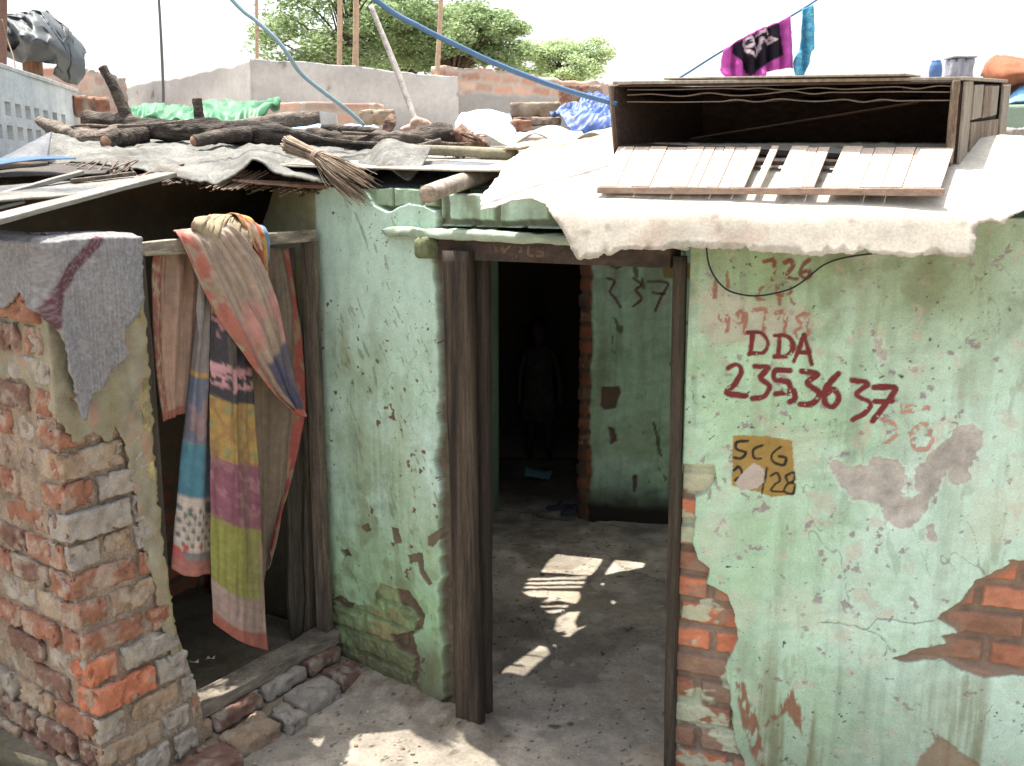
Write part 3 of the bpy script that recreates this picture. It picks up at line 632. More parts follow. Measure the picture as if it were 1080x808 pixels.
# ================================================================== the ground
def ground():
    res = .009; x0, x1, y0, y1 = -1.75, 1.35, 2.55, 7.1
    X, Y = np.meshgrid(np.arange(x0, x1, res), np.arange(y0, y1, res*1.25))
    H = .016*fbm(X*2, Y*2, 0, 4, 201)+.005*fbm(X*11, Y*11, 0, 4, 202)+.0018*fbm(X*50, Y*50, 0, 3, 203)
    C = lin(134, 126, 114)*(1+.16*fbm(X*2.2, Y*2.2, 0, 5, 204)+.12*fbm(X*16, Y*16, 0, 4, 205))[..., None]
    C = cmix(C, lin(92, 82, 70), sstep(.05, .4, fbm(X*4.5, Y*6, 3, 5, 206))*.6)
    C = cmix(C, lin(176, 166, 150), sstep(.1, .45, fbm(X*5, Y*5, 8, 4, 207))*.4)
    # dirt heaped against the left wall foot
    dw = segdist(X, Y, [(-.9, 4.02), (-.765, 3.90), (-.25, 3.50), (-.16, 3.42)])
    H = H+.035*np.exp(-(dw/.09)**2)*(1+.5*fbm(X*20, Y*20, 0, 3, 4)); C = cmix(C, lin(100, 88, 72), np.exp(-(dw/.16)**2)*.75*sstep(-.4, .1, fbm(X*14, Y*14, 0, 3, 5)))
    # cracks and the worn sill in the room floor
    for (pts, w, dp) in (([(517, 543), (570, 548), (620, 551), (660, 557), (720, 563)], .012, .02), ([(517, 575), (560, 578), (600, 583), (640, 586)], .007, .01), ([(640, 586), (660, 600), (700, 615)], .005, .006), ([(560, 640), (590, 700), (580, 760)], .003, .004)):
        q = [tuple(onz(a, b, 0)[:2]) for a, b in pts]; D = segdist(X+.02*fbm(X*7, Y*7, 0, 3, 6), Y+.03*fbm(X*7, Y*7, 4, 3, 7), q); m = sstep(w, w*.3, D); C = cmix(C, lin(46, 40, 36), m*.85); H = H-dp*m
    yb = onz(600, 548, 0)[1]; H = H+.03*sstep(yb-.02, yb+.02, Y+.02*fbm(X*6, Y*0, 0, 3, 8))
    C = C*(1+.45*sstep(3.4, 3.8, Y)*sstep(yb, yb-.1, Y))[..., None]; C = cmix(C, lin(70, 62, 54), sstep(yb-.05, yb+.4, Y)*.5)  # room floor colour lifted in place of light; darkened beyond the inner sill
    for (px, py, r) in ((584, 767, .035), (600, 764, .02), (655, 610, .03), (540, 590, .02)):
        c = onz(px, py, 0); D = np.hypot(X-c[0]+.02*fbm(X*25, Y*25, 0, 3, 2), (Y-c[1])*1.6+.02*fbm(X*25, Y*25, 4, 3, 3)); C = cmix(C, lin(40, 36, 32), sstep(r, r*.5, D)*.8)
    C = cmix(C, lin(86, 78, 66), sstep(.15, .3, fbm(X*3, Y*3, 12, 6, 216))*.45); sc_ = np.abs(fbm(X*3.5, Y*3.5, 15, 4, 217)); C = cmix(C, lin(74, 66, 56), sstep(.012, .003, sc_)*sstep(0, .3, fbm(X*2, Y*2, 5, 2, 218))*.7)
    gsp = sstep(.62, .68, fbm(X*42, Y*42, 0, 2, 209)); C = cmix(C, lin(60, 54, 46), gsp)
    H = H+.004*sstep(.55, .7, fbm(X*45, Y*45, 6, 2, 210))
    edge = np.minimum(np.minimum(X-x0, x1-X), np.minimum(Y-y0, y1-Y)); H = H*sstep(0, .2, edge)+.006
    nv, nu = X.shape; ii = np.arange(nv*nu).reshape(nv, nu)
    F = np.stack([ii[:-1, :-1], ii[:-1, 1:], ii[1:, 1:], ii[1:, :-1]], -1).reshape(-1, 4)
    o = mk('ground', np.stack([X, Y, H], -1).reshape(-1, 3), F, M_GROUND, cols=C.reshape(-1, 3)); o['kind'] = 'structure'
ground()
o = mk('ground', [(-400, -400, 0), (400, -400, 0), (400, 400, 0), (-400, 400, 0)], [(0, 1, 2, 3)], mat('far_earth', lin(150, 138, 120), nscale=3, namt=.15, bump=.4, bscale=20), smooth=False); o['kind'] = 'structure'
tuft = lin(96, 120, 40)

# ================================================================== stall on the left: pillar, frame, steps
F0 = np.array([-1.22, 3.20, 0]); F1 = np.array([-.775, 3.895, 0]); dF = nrm(F1-F0); nF = np.array([dF[1], -dF[0], 0])   # nF faces the yard
dB = -nF                                   # into the stall
# brick pillar: return wall whose corner stands nearest the camera
PC = F0-dF*.33+nF*.03                       # corner
dPL = nrm(np.array([-.80, .60, 0]))         # left face runs away to the left
pil = empty('brick_pillar', (PC[0]-.2, PC[1]+.2, 0), 'tall crumbling brick pillar with old plaster on top, grey cloth thrown over it', 'pillar')
mb = MB(); fb = MB()
zc = -.02; k = 0; r2 = random.Random(3)
courses = []
while zc < 1.76:
    hh = .082+r2.uniform(-.006, .008); courses.append((zc, hh)); zc += hh+.014
def bcol(p, kind, seed):
    base = {'o': lin(170, 92, 50), 'r': lin(140, 90, 64), 'g': lin(146, 138, 128), 'd': lin(112, 80, 66), 'm': lin(148, 124, 98)}[kind]
    n = fbm(p[:, 0]*16+seed, p[:, 1]*16, p[:, 2]*16, 4, seed); n2 = fbm(p[:, 0]*40+seed, p[:, 1]*40, p[:, 2]*40, 3, seed+3)
    C = np.array(base)*(1+.25*n+.22*n2)[:, None]
    m = sstep(.0, .3, n2*.5+n+(.05 if kind != 'o' else -.2)); return C*(1-m[:, None]*.7)+lin(150, 140, 124)*(m*.7)[:, None]
for ci, (z, hh) in enumerate(courses):
    zz = z+hh/2; out = .08*sstep(1.0, .15, zz)+.008*r2.uniform(-1, 1)
    c0 = PC+nF*out-dF*.0
    # right face bricks (mixture of headers and stretchers), then left face
    fl = np.linalg.norm(F0-PC)-.02+(.10*sstep(.75, .1, zz))
    x = 0; first = .11 if ci % 2 else .23; L1 = first
    low = zz < 1.18
    while x < fl-.03:
        L = min(L1, fl-x); 
        if L > .03:
            c = c0+dF*(x+L/2)-nF*(.055)+np.array([0, 0, zz])
            kind = 'o' if (ci == 5 and x < .12) or (ci == 4 and x < .1) or r2.random() < .02 else r2.choice('rggmgr')
            Vv, Ff, p = brick_geo(c+nF*r2.uniform(-.006, .008), dF, -nF, (0, 0, 1), L-.008, .11, hh, ci*50+int(x*100), r=.005, amp=.008, n=(24, 11, 11))
            mb.add(Vv, Ff, bcol(p, kind, ci*7+int(x*50)))
        x += L+.01; L1 = r2.choice([.11, .2, .23, .14])
    x = .12 if not ci % 2 else .0; x0 = .0
    x = .0; L1 = .23 if ci % 2 else .11; cl = c0-nF*.11*0
    while x < .95:
        L = L1
        c = c0+dPL*(x+L/2)+dF*.055+np.array([0, 0, zz])-nF*0.02-dF*(.012*r2.uniform(-1, 1)+.015*sstep(.42, .05, zz))
        kind = r2.choice('rrdgdmr')
        Vv, Ff, p = brick_geo(c-dF*r2.uniform(-.006, .008), dPL, np.cross((0, 0, 1), dPL), (0, 0, 1), L-.01, .11, hh, ci*90+int(x*77)+7, r=.005, amp=.008, n=(22, 9, 9))
        mb.add(Vv, Ff, bcol(p, kind, ci*11+int(x*50)+400))
        x += L+.012; L1 = .23
mb.build('brickwork', M_BRICK, pil)
# mortar core, following the same batter
V = []; F = []; zs = np.linspace(-.03, 1.84, 60); ins = .010
for i, z in enumerate(zs):
    out = .08*sstep(1.0, .15, z)
    c = PC+nF*(out-ins)+dPL*ins*.5+dF*ins
    fl = np.linalg.norm(F0-PC)-ins+.09*sstep(.75, .1, z)
    for q in (c, c+dF*(fl-ins), c+dF*(fl-ins)-nF*(.2+out), c-nF*(.1)+dPL*.7+dF*.25, c+dPL*.78): V.append([q[0], q[1], z])
for i in range(len(zs)-1):
    for j in range(5): F.append((i*5+j, i*5+(j+1) % 5, i*5+5+(j+1) % 5, i*5+5+j))
F += [tuple(range(4, -1, -1)), tuple((len(zs)-1)*5+j for j in range(5))]
mk('mortar', V, F, mat('mortar_earth', lin(138, 120, 100), nscale=14, namt=.25, bump=1, bscale=50, bdist=.012), pil, smooth=False)
# plaster skin on the upper pillar (right face wraps the corner), broken along the bottom
def mapP(u, v, off=0.):
    out = .08*sstep(1.0, .15, v)
    c = np.array(PC)[None, :]+nF[None, :]*(out+.008)[:, None]
    nL_ = nrm(np.cross(dPL, (0, 0, 1)))*1.0
    if np.dot(nL_, (0, -1, 0)) < 0: nL_ = -nL_
    k = sstep(-.02, .02, u)[:, None]
    P = c+np.where(u[:, None] > 0, dF[None, :]*u[:, None], -dPL[None, :]*u[:, None])
    N_ = nL_[None, :]*(1-k)+nF[None, :]*k
    P = P+N_*(np.asarray(off)+.004)[:, None] if np.ndim(off) else P+N_*(off+.004)
    P[:, 2] = v; return P
def plcol(u, v):
    n = fbm(u*9, v*9, 0, 5, 301); C = lin(134, 128, 106)*(1+.32*n+.28*fbm(u*32, v*32, 0, 4, 302))[:, None]
    C = cmix(C, lin(128, 118, 84), sstep(.0, .35, fbm(u*6, v*4, 3, 4, 303))*.6)
    C = cmix(C, lin(120, 122, 104), sstep(.1, .4, fbm(u*13, v*7, 3, 4, 308))*.5)
    C = cmix(C, lin(156, 112, 90), sstep(.2, .4, fbm(u*12, v*12, 8, 4, 304))*.6)
    C = cmix(C, lin(132, 120, 78), sstep(.31, .335, u)*.7)
    return C
outl = [(-.68, 1.62), (-.55, 1.58), (-.42, 1.50), (-.30, 1.42), (-.2, 1.46), (-.1, 1.36), (.0, 1.34), (.05, 1.25), (.12, 1.27), (.17, 1.22), (.2, 1.27), (.23, 1.2), (.25, 1.05), (.262, .9), (.275, .75), (.285, .6), (.305, .45), (.325, .40), (.335, .42), (.34, 1.845), (-.68, 1.845)]
sheet('plaster_skin', outl, .009, lambda u, v: mapP(u, v, .010*fbm(u*7, v*7, 0, 4, 305)+.007*fbm(u*24, v*24, 0, 4, 306)-.006), M_WALL, pil, solid=.010, jagamp=.012, jagstep=.012, seed=5, colfn=plcol)
# edging post, yellowed
V = []; 
Vj, Fj = bar(F0+dF*-.012+nF*.012+np.array([0, 0, .1]), F0+dF*-.018+nF*.012+np.array([0, 0, 1.86]), .03, .05, up=nF, n=30, wob=.1, seed=4)
mk('edge_strip', Vj, Fj, mat('yellowed_plaster_edge', lin(158, 144, 92), nscale=20, namt=.3, bump=.7, bscale=50, two=lin(112, 106, 70)), pil, bevel=.004, smooth=False)

# timber frame of the stall
fr = empty('timber_opening', (F0+F1)/2, 'weathered timber opening frame between brick pillar and green wall, quilts thrown over its rail', 'frame')
ZF = lambda z: np.array([0, 0, z])
m_rail = wood('grey_rail_wood', lin(150, 140, 120), .3, (.6, .6, 3), two=lin(112, 104, 90))
m_fp = wood('frame_post_wood', lin(104, 92, 78), .35, (3, 3, .3), two=lin(76, 68, 58))
board('top_rail', F0-dF*.01+ZF(1.815), F1+dF*.01+ZF(1.822), .045, .046, m_rail, fr, seed=2, wob=.04)
board('bottom_rail', F0-dF*.03+ZF(.155), F1+dF*.01+ZF(.155), .10, .05, wood('sill_wood', lin(124, 114, 100), .3, (.6, .6, 3), two=lin(96, 88, 78)), fr, seed=4, wob=.05)
board('post', F1-dF*.018+ZF(.18), F1-dF*.02+ZF(1.80), .04, .06, m_fp, fr, up=nF, seed=5)
board('post', F0+dF*.022+ZF(.18), F0+dF*.02+ZF(1.80), .035, .05, wood('black_post_wood', lin(60, 54, 44), .3, (3, 3, .3)), fr, up=nF, seed=6, wob=.06)
plk = dict(cat='plank')
for (pxt, pyt, pxb, pyb, w, Yt, lab, sd, tone) in ((304, 262, 312, 650, .075, 3.88, 'dark upright plank with a broken top, inside the stall frame, left of the pair', 21, lin(70, 64, 54)), (326, 252, 327, 650, .062, 3.92, 'taller dark upright plank standing right behind the right post of the stall frame', 22, lin(86, 76, 64))):
    a = at(pxt, pyt, Yt); b = at(pxb, pyb, Yt+.02); b = np.array([b[0], b[1], .13])
    o = board('plank', b, a, w, .022, wood('old_plank%d' % sd, tone, .35, (3, 3, .3)), None, up=nF, seed=sd, wob=.12)
    tag(o, lab, 'plank', 'planks standing inside the stall')
# stall inside
stl = empty('stall', (-1.4, 4.0, 0), 'small dark masonry stall behind the hanging quilts', 'outhouse')
def wall_stall(U, V):
    RH, RC, bm_ = rough_bricks(U, V, .0, 311); g = sstep(.35, .75, V+.15*fbm(U*5, V*5, 0, 4, 312)); H = RH*(1-g)*1.5+.01*fbm(U*5, V*5, 0, 4, 3)
    C = cmix(RC*.8, lin(112, 102, 80), g*.9); C = C*(1+.25*fbm(U*6, V*6, 1, 4, 313))[..., None]; return H, C
bk = F0+dB*.95-dF*.35
relief('back_wall', bk[:2], dF[:2], 2.65, 0, 2.1, .015, wall_stall, M_WALL, stl)
def topside(u): return 2.0-.03*sstep(.05, .0, u)+.01*fbm(u*9, u*0, 0, 3, 5)-.17*sstep(.62, .25, -u+.95-.0)*0
def wall_side(U, V):
    H, C = paint_base(U, V, 321, .0); C = lin(132, 130, 96)*(1+.22*fbm(U*6, V*6, 0, 5, 322)+.12*fbm(U*30, V*30, 0, 3, 323))[..., None]
    C = cmix(C, lin(104, 108, 92), sstep(0, .3, fbm(U*8, V*3, 1, 4, 324))*.7); C = cmix(C, lin(150, 132, 50), sstep(.1, .4, fbm(U*14, V*4, 6, 4, 325))*.5)
    C = cmix(C, lin(60, 54, 40), sstep(.7, .2, V)*.7); return H+.006*fbm(U*8, V*8, 0, 4, 3), C
# partition: runs from the green corner back to the left, top broken away in a curve
cor = np.array([-.765, 3.94, 0])
dX = nrm([-.80, .60, 0]); far = cor+dX*.85
relief('side_wall', far[:2], (-dX)[:2], .85, 0, lambda u: 1.70+.30*sstep(.42, .62, u+.015*vn(u*30, 0, 0, 3))+.008*fbm(u*20, u*0, 0, 3, 4), .009, wall_side, M_WALL, stl, thick=.12)
lw = PC+dPL*.76
relief('far_side_wall', (lw)[:2], (dB[:2]), .9, 0, 2.1, .03, wall_stall, M_WALL, stl)
# stall floor
def fl_col(u, v):
    n = fbm(u*5, v*5, 0, 5, 331); C = lin(98, 90, 76)*(1+.3*n+.25*fbm(u*30, v*30, 0, 4, 332))[:, None]; C = cmix(C, lin(80, 84, 48), sstep(.2, .4, fbm(u*12, v*12, 3, 3, 333))*.5); return C
Fq = [F0+nF*.03-dF*.3, F1+nF*.03+dF*.05, F1+dB*1.0+dF*.05, F0+dB*1.0-dF*.5]
sheet('stall_floor', [q[:2] for q in Fq], .02, lambda x, y: np.stack([x, y, .125+.012*fbm(x*6, y*6, 0, 4, 334)+.006*fbm(x*35, y*35, 0, 3, 335)], 1), M_GROUND, stl, solid=.1, colfn=fl_col)
for (px, py, c1, lb) in ((203, 700, lin(70, 150, 110), 'torn green and white wrapper lying left on the stall floor'), (222, 696, lin(220, 216, 205), 'torn white wrapper scrap lying right on the stall floor')):
    c = onz(px, py, .15); a = .026 if px < 210 else .018
    pts = [[c+np.array([-a, -.008, .004]), c+np.array([0, -.014, .016]), c+np.array([a, -.004, .006])], [c+np.array([-a*.7, .012, .012]), c+np.array([.002, .008, .002]), c+np.array([a*.8, .014, .014])]]
    w = np.array([1.0, 1, 1])*.75
    o = loft('wrapper', pts, 8, 6, M_CLOTH, amp=.004, freq=60, solid=.0006, colfn=lambda A, B: np.where((A+B*.3 < .5)[..., None], c1, lin(225, 222, 214)))
    tag(o, lb, 'litter', 'scraps on the stall floor')
# steps of brick below the sill
st = empty('brick_step', (F0+F1)/2+nF*.1, 'two rough brick courses stepping down below the wooden sill of the stall', 'step')
mb = MB(); r3 = random.Random(11)
x = -.06
for (L, kd) in ((.20, 'm'), (.235, 'd'), (.23, 'g'), (.2, 'd')):
    c = F0+dF*(x+L/2)+nF*(.0+r3.uniform(-.004, .01))+ZF(.092)
    Vv, Ff, p = brick_geo(c, nrm(dF+ZF(r3.uniform(-.03, .03))), nF, (0, 0, 1), L-.01, .16, .068, int(x*100)+900, r=.013, amp=.006, n=(16, 10, 6)); mb.add(Vv, Ff, bcol(p, kd, int(x*60)+90)*.92); x += L+.006
x = -.1
for (L, kd, ww, tz) in ((.22, 'd', .30, .03), (.21, 'm', .26, .02), (.1, 'g', .29, .0), (.22, 'g', .26, .01), (.16, 'd', .25, .015)):
    c = F0+dF*(x+L/2)+nF*(ww-.10)+ZF(.034)
    Vv, Ff, p = brick_geo(c, nrm(dF+ZF(r3.uniform(-.05, .05))), nrm(nF-ZF(.12)), (0, 0, 1), L-.004, .12, .075, int(x*100)+700, r=.016, amp=.010, n=(14, 10, 6)); mb.add(Vv, Ff, bcol(p, kd, int(x*60)+190)*.9); x += L+.006
mb.build('bricks', M_BRICK, st)
def fil(u, v):
    t = (u-F0[0])
    return None
V2, F2 = cdt([(-.1, 0), (.86, 0), (.85, .14), (.5, .17), (.1, .2), (-.1, .2)], .012)
W = F0+dF*V2[:, :1]+nF*V2[:, 1:2]; W[:, 2] = .056-.06*np.maximum(V2[:, 1]-.06, 0)+.012*fbm(V2[:, 0]*9, V2[:, 1]*9, 0, 4, 5)+.003*fbm(V2[:, 0]*25, V2[:, 1]*25, 0, 3, 6)
C = lin(126, 112, 92)*(1+.25*fbm(V2[:, 0]*12, V2[:, 1]*12, 0, 4, 8))[:, None]
mk('mortar_fill', W, F2, M_GROUND, st, cols=C)



# ================================================================== cloths
def FP(px, py, off=.0):
    return onplane(px, py, F0+nF*off, nF)
def spots(A, B, col, C, th, sc, seed):
    return cmix(C, col, sstep(th, th+.08, fbm(A*sc, B*sc, 0, 2, seed)))
def grime(C, A, B, s=5): return cmix(C, lin(112, 100, 84), (.18+.32*sstep(.0, .4, fbm(A*s, B*s*2, 3, 4, 66))))
def weave(C, A, B, n=60, m=60, k=.08): return C*(1+k*np.sin(A*n*6.28)*np.sin(B*m*6.28)+.1*fbm(A*12, B*16, 0, 4, 5))[..., None]
def quilt_lines(C, A, n, k=.18):
    return C*(1-k*sstep(.82, 1., np.cos(A*n*6.283)))[..., None]
REDB = lin(136, 70, 56)
qg = 'quilts and cloths hanging over the stall rail'
# a: dusty pink quilt hanging inside, left
def c_pink(A, B):
    C = np.ones(A.shape+(3,))*lin(158, 124, 104); C = quilt_lines(C, A+.006*fbm(B*6, A*3, 0, 2, 2), 10, .22)
    C = C*(1+.14*fbm(A*5, B*9, 0, 4, 3))[..., None]
    m = sstep(.22, .2, A); C = cmix(C, REDB, m); C = cmix(C, lin(150, 132, 104), m*sstep(.1, .25, fbm(A*30, B*30, 0, 2, 4)))
    return cmix(C, REDB*1.05, sstep(.945, .955, B))
loft('pink_quilt', [[FP(158, 262, -.03), FP(156, 300, -.035), FP(158, 370, -.035), FP(168, 444, -.03)], [FP(185, 262, -.03), FP(185, 320, -.01), FP(183, 440, -.015)], [FP(213, 262, -.03), FP(212, 300, -.03), FP(206, 370, -.03), FP(197, 434, -.03)]],
     70, 50, M_CLOTH, folds=lambda A, B: .034*fbm(B*4+A*.5, A*.9, 0, 2, 15)+.008*fbm(B*14, A*2, 0, 2, 16), disp=nF, colfn=lambda A, B: grime(c_pink(B, A), A, B), amp=.006, freq=9)
tag(bpy.data.objects['pink_quilt'], 'faded dusty pink quilt with red left border hanging behind the stall rail', 'quilt', qg)
# b: narrow blue-grey strip with a teal block
def band(C, B, y0, y1, col): return cmix(C, col, sstep(y0-.004, y0+.004, B)*sstep(y1+.004, y1-.004, B))
def c_blue(A, B):
    C = np.ones(A.shape+(3,))*lin(122, 116, 116)
    C = band(C, B, -.1, .07, lin(100, 92, 60)); C = band(C, B, .385, .41, lin(176, 132, 50)); C = band(C, B, .40, .60, lin(84, 98, 122))
    m = sstep(.40, .41, B)*sstep(.60, .59, B); C = cmix(C, lin(136, 110, 116), m*sstep(.05, .2, fbm(A*4, B*30, 0, 2, 6)))
    C = band(C, B, .605, .77, lin(44, 118, 138)); C = band(C, B, .77, .93, lin(186, 172, 158))
    m = sstep(.79, .8, B)*sstep(.93, .92, B); gx = np.sin(A*26)*np.sin(B*150); C = cmix(C, lin(64, 92, 100), m*sstep(.25, .5, gx)*.85)
    C = cmix(C, lin(44, 98, 92), sstep(.1, .25, fbm(A*4, B*26, 2, 2, 8))*sstep(.77, .78, B)*sstep(.83, .82, B))
    C = cmix(C, lin(184, 52, 44), sstep(.05, .15, fbm(A*5, B*40, 4, 2, 9))*sstep(.905, .91, B)); C = band(C, B, .955, 1.1, lin(168, 96, 84))
    C = quilt_lines(C, B, 46, .12)
    return C*(1+.12*fbm(A*5, B*25, 0, 4, 3))[..., None]
loft('blue_quilt', [[FP(212, 258, -.01), FP(207, 330, .0), FP(198, 410, .0), FP(189, 500, .0), FP(180, 600, .01)], [FP(220, 258, -.01), FP(216, 330, .03), FP(208, 420, .035), FP(206, 500, .03), FP(198, 608, .035)], [FP(238, 258, -.01), FP(233, 330, .0), FP(230, 420, .0), FP(228, 500, .005), FP(224, 605, .01)]],
     140, 24, M_CLOTH, folds=lambda A, B: .005*np.sin(B*14), disp=nF, colfn=lambda A, B: grime(c_blue(B, A), A, B), amp=.006, freq=9)
tag(bpy.data.objects['blue_quilt'], 'narrow patchwork quilt strip in mauve grey, blue and teal with a frayed edge', 'quilt', qg)
# c: long patchwork quilt
def c_patch(A, B):
    b = B+.012*A
    C = np.ones(A.shape+(3,))*lin(150, 132, 70)
    C = band(C, b, -.1, .10, lin(142, 128, 84)); C = band(C, b, .10, .20, lin(160, 138, 60))
    C = cmix(C, lin(120, 100, 50), sstep(.1, .2, fbm(A*4, b*40, 0, 2, 3))*sstep(.2, .19, b)*.5)
    C = band(C, b, .205, .40, lin(48, 50, 62)); m = sstep(.205, .215, b)*sstep(.26, .25, b+.02*fbm(A*9, b*60, 1, 2, 4)); C = cmix(C, lin(176, 122, 132), m*sstep(-.25, -.1, fbm(A*6, b*55, 0, 2, 5)))
    m = sstep(.315, .32, b+.006*fbm(A*16, b*5, 1, 2, 4))*sstep(.37, .36, b+.016*fbm(A*10, b*60, 3, 2, 4)); C = cmix(C, lin(190, 134, 140), m*sstep(-.3, -.15, fbm(A*8, b*70, 5, 2, 6)))
    C = band(C, b, .40, .545, lin(164, 128, 48)); g = np.abs(np.sin(A*5+b*30))*np.abs(np.sin(A*5-b*30)); m = sstep(.40, .405, b)*sstep(.545, .54, b); C = cmix(C, lin(136, 96, 54), m*sstep(.25, .1, g)*.6); C = cmix(C, lin(120, 140, 100), m*sstep(.8, .95, g)*.6)
    C = band(C, b, .545, .70, lin(132, 70, 92)); m = sstep(.545, .55, b)*sstep(.70, .69, b); C = cmix(C, lin(158, 108, 118), m*sstep(.1, .2, fbm(A*7, b*60, 2, 2, 7))*.7)
    C = band(C, b, .70, .875, lin(142, 144, 56)); m = sstep(.70, .71, b)*sstep(.875, .87, b); C = C*(1-.18*m*sstep(.2, .7, np.sin(A*58)))[..., None]
    C = band(C, b, .875, .965, lin(160, 134, 124)); C = band(C, b, .965, 1.2, lin(160, 78, 62)); C = cmix(C, lin(176, 142, 120), sstep(.9, .93, A)*sstep(.72, .75, b)*sstep(.96, .95, b))
    C = C*(1-.12*sstep(.7, 1, np.cos(B*260)))[..., None]
    return C*(1+.14*fbm(A*5, B*25, 0, 4, 3))[..., None]
loft('patchwork_quilt', [[FP(228, 250, .0), FP(222, 300, .02), FP(219, 400, .02), FP(218, 520, .03), FP(220, 600, .03), FP(222, 656, .03)], [FP(248, 250, .03), FP(245, 320, .05), FP(242, 420, .055), FP(247, 540, .06), FP(250, 640, .055), FP(252, 676, .05)], [FP(268, 250, .0), FP(263, 330, .02), FP(267, 420, .02), FP(272, 520, .03), FP(278, 620, .03), FP(282, 686, .03)]],
     170, 40, M_CLOTH, folds=lambda A, B: .024*fbm(B*3.5+A*.8, A*1.6, 0, 2, 25)+.006*fbm(B*12, A*6, 0, 2, 26), disp=nF, colfn=lambda A, B: grime(c_patch(B, A), A, B), amp=.007, freq=8)
tag(bpy.data.objects['patchwork_quilt'], 'longest quilt, patched in gold, navy, maroon and olive, nearly reaching the stall floor', 'quilt', qg)
# d: dull panel behind with red edge
def c_dull(A, B):
    C = np.ones(A.shape+(3,))*lin(112, 98, 82)*(1+.2*fbm(A*4, B*8, 0, 4, 3))[..., None]; m = sstep(.80, .83, A); C = cmix(C, lin(140, 62, 50), m); C = cmix(C, lin(130, 120, 90), m*sstep(.1, .2, fbm(A*8, B*30, 0, 2, 2))*.7); return quilt_lines(C, A, 12, .15)
loft('grey_quilt', [[FP(262, 262, -.06), FP(264, 400, -.05), FP(268, 560, -.05), FP(270, 640, -.05)], [FP(298, 262, -.05), FP(304, 330, -.02), FP(300, 440, -.02), FP(292, 560, -.03), FP(284, 600, -.03)], [FP(306, 262, -.05), FP(316, 350, -.03), FP(318, 440, -.02), FP(302, 510, -.02), FP(284, 578, -.03)]],
     80, 40, M_CLOTH, folds=lambda A, B: .040*fbm(B*4, A*1.2, 0, 3, 35), disp=nF, colfn=lambda A, B: c_dull(B, A), amp=.008, freq=7)
tag(bpy.data.objects['grey_quilt'], 'dull brown quilt with a red right edge hanging in shade behind the patchwork one', 'quilt', qg)
# e: the flap thrown over the rail, sweeping to a point
def c_flap(A, B):   # A across, B down
    C = np.ones(A.shape+(3,))*lin(160, 140, 124); C = C*(1-.22*sstep(.3, 1, np.sin(A*58+4*fbm(A*3, B*4, 0, 2, 3))))[..., None]
    C = cmix(C, lin(186, 116, 112), sstep(.1, .25, fbm(A*3.5, B*5, 2, 2, 9))*sstep(.35, .45, B)*.7)
    m = sstep(.2, .17, A); C = cmix(C, lin(164, 88, 74), m); C = cmix(C, lin(150, 146, 126), m*sstep(.15, .25, fbm(A*14, B*22, 0, 2, 4))*.8)
    m = sstep(.30, .34, A+.0*B)*sstep(.70, .73, B+.10*A); C = cmix(C, lin(62, 70, 104), m); C = cmix(C, lin(186, 84, 62), sstep(.95, .97, B))
    return C*(1+.1*fbm(A*6, B*12, 1, 4, 5))[..., None]
loft('flap_quilt', [[FP(183, 243, -.03), FP(190, 250, .05), FP(215, 300, .07), FP(240, 348, .08), FP(272, 392, .08), FP(296, 420, .07), FP(318, 437, .06)],
                    [FP(210, 238, -.03), FP(222, 252, .08), FP(247, 300, .10), FP(272, 350, .11), FP(294, 392, .10), FP(308, 418, .08), FP(319, 438, .06)],
                    [FP(228, 232, -.02), FP(246, 240, .08), FP(280, 285, .10), FP(298, 330, .10), FP(306, 370, .09), FP(312, 405, .08), FP(319, 439, .06)]],
     110, 60, M_CLOTH, folds=lambda A, B: .034*fbm(B*4.5+1.2*A, A*1.4, 0, 2, 5)+.010*fbm(B*15+A*2, A*2.5, 0, 2, 6)+.004*np.sin(B*60+5*fbm(A*3, B*3, 0, 2, 7))*(1-A), disp=nF, colfn=lambda A, B: grime(c_flap(B, A), A, B), amp=.010, freq=8, seed=3)
tag(bpy.data.objects['flap_quilt'], 'pinkish quilt flap with floral red border swept over the rail to a hanging point', 'quilt', qg)
# f: beige bundle and printed cloth heaped on the rail
def c_print(A, B):
    C = np.ones(A.shape+(3,))*lin(164, 130, 56); C = cmix(C, lin(150, 70, 50), sstep(.05, .15, fbm(A*7, B*9, 0, 3, 4))); C = cmix(C, lin(170, 146, 124), sstep(.15, .25, fbm(A*8, B*9, 5, 3, 6)))
    C = cmix(C, lin(100, 126, 150), sstep(.78, .82, A)); return C
loft('beige_cloth', [[FP(203, 242, .02), FP(205, 233, .05), FP(225, 227, .0), FP(238, 230, -.06)], [FP(214, 258, .06), FP(222, 240, .07), FP(242, 228, .02), FP(250, 232, -.06)], [FP(240, 272, .09), FP(246, 250, .085), FP(252, 232, .04), FP(262, 232, -.06)], [FP(262, 275, .08), FP(264, 255, .09), FP(260, 236, .04), FP(268, 236, -.06)]],
     40, 60, M_CLOTH, folds=lambda A, B: .022*fbm(B*9+A*2, A*1.5, 0, 3, 5)+.008*fbm(B*26, A*3, 0, 2, 6), disp=nF, colfn=lambda A, B: np.ones(A.shape+(3,))*lin(142, 128, 100)*(1+.15*fbm(A*6, B*9, 0, 3, 3))[..., None], amp=.012, freq=14)
tag(bpy.data.objects['beige_cloth'], 'crumpled beige cloth bunched on the top rail above the quilts', 'cloth', qg)
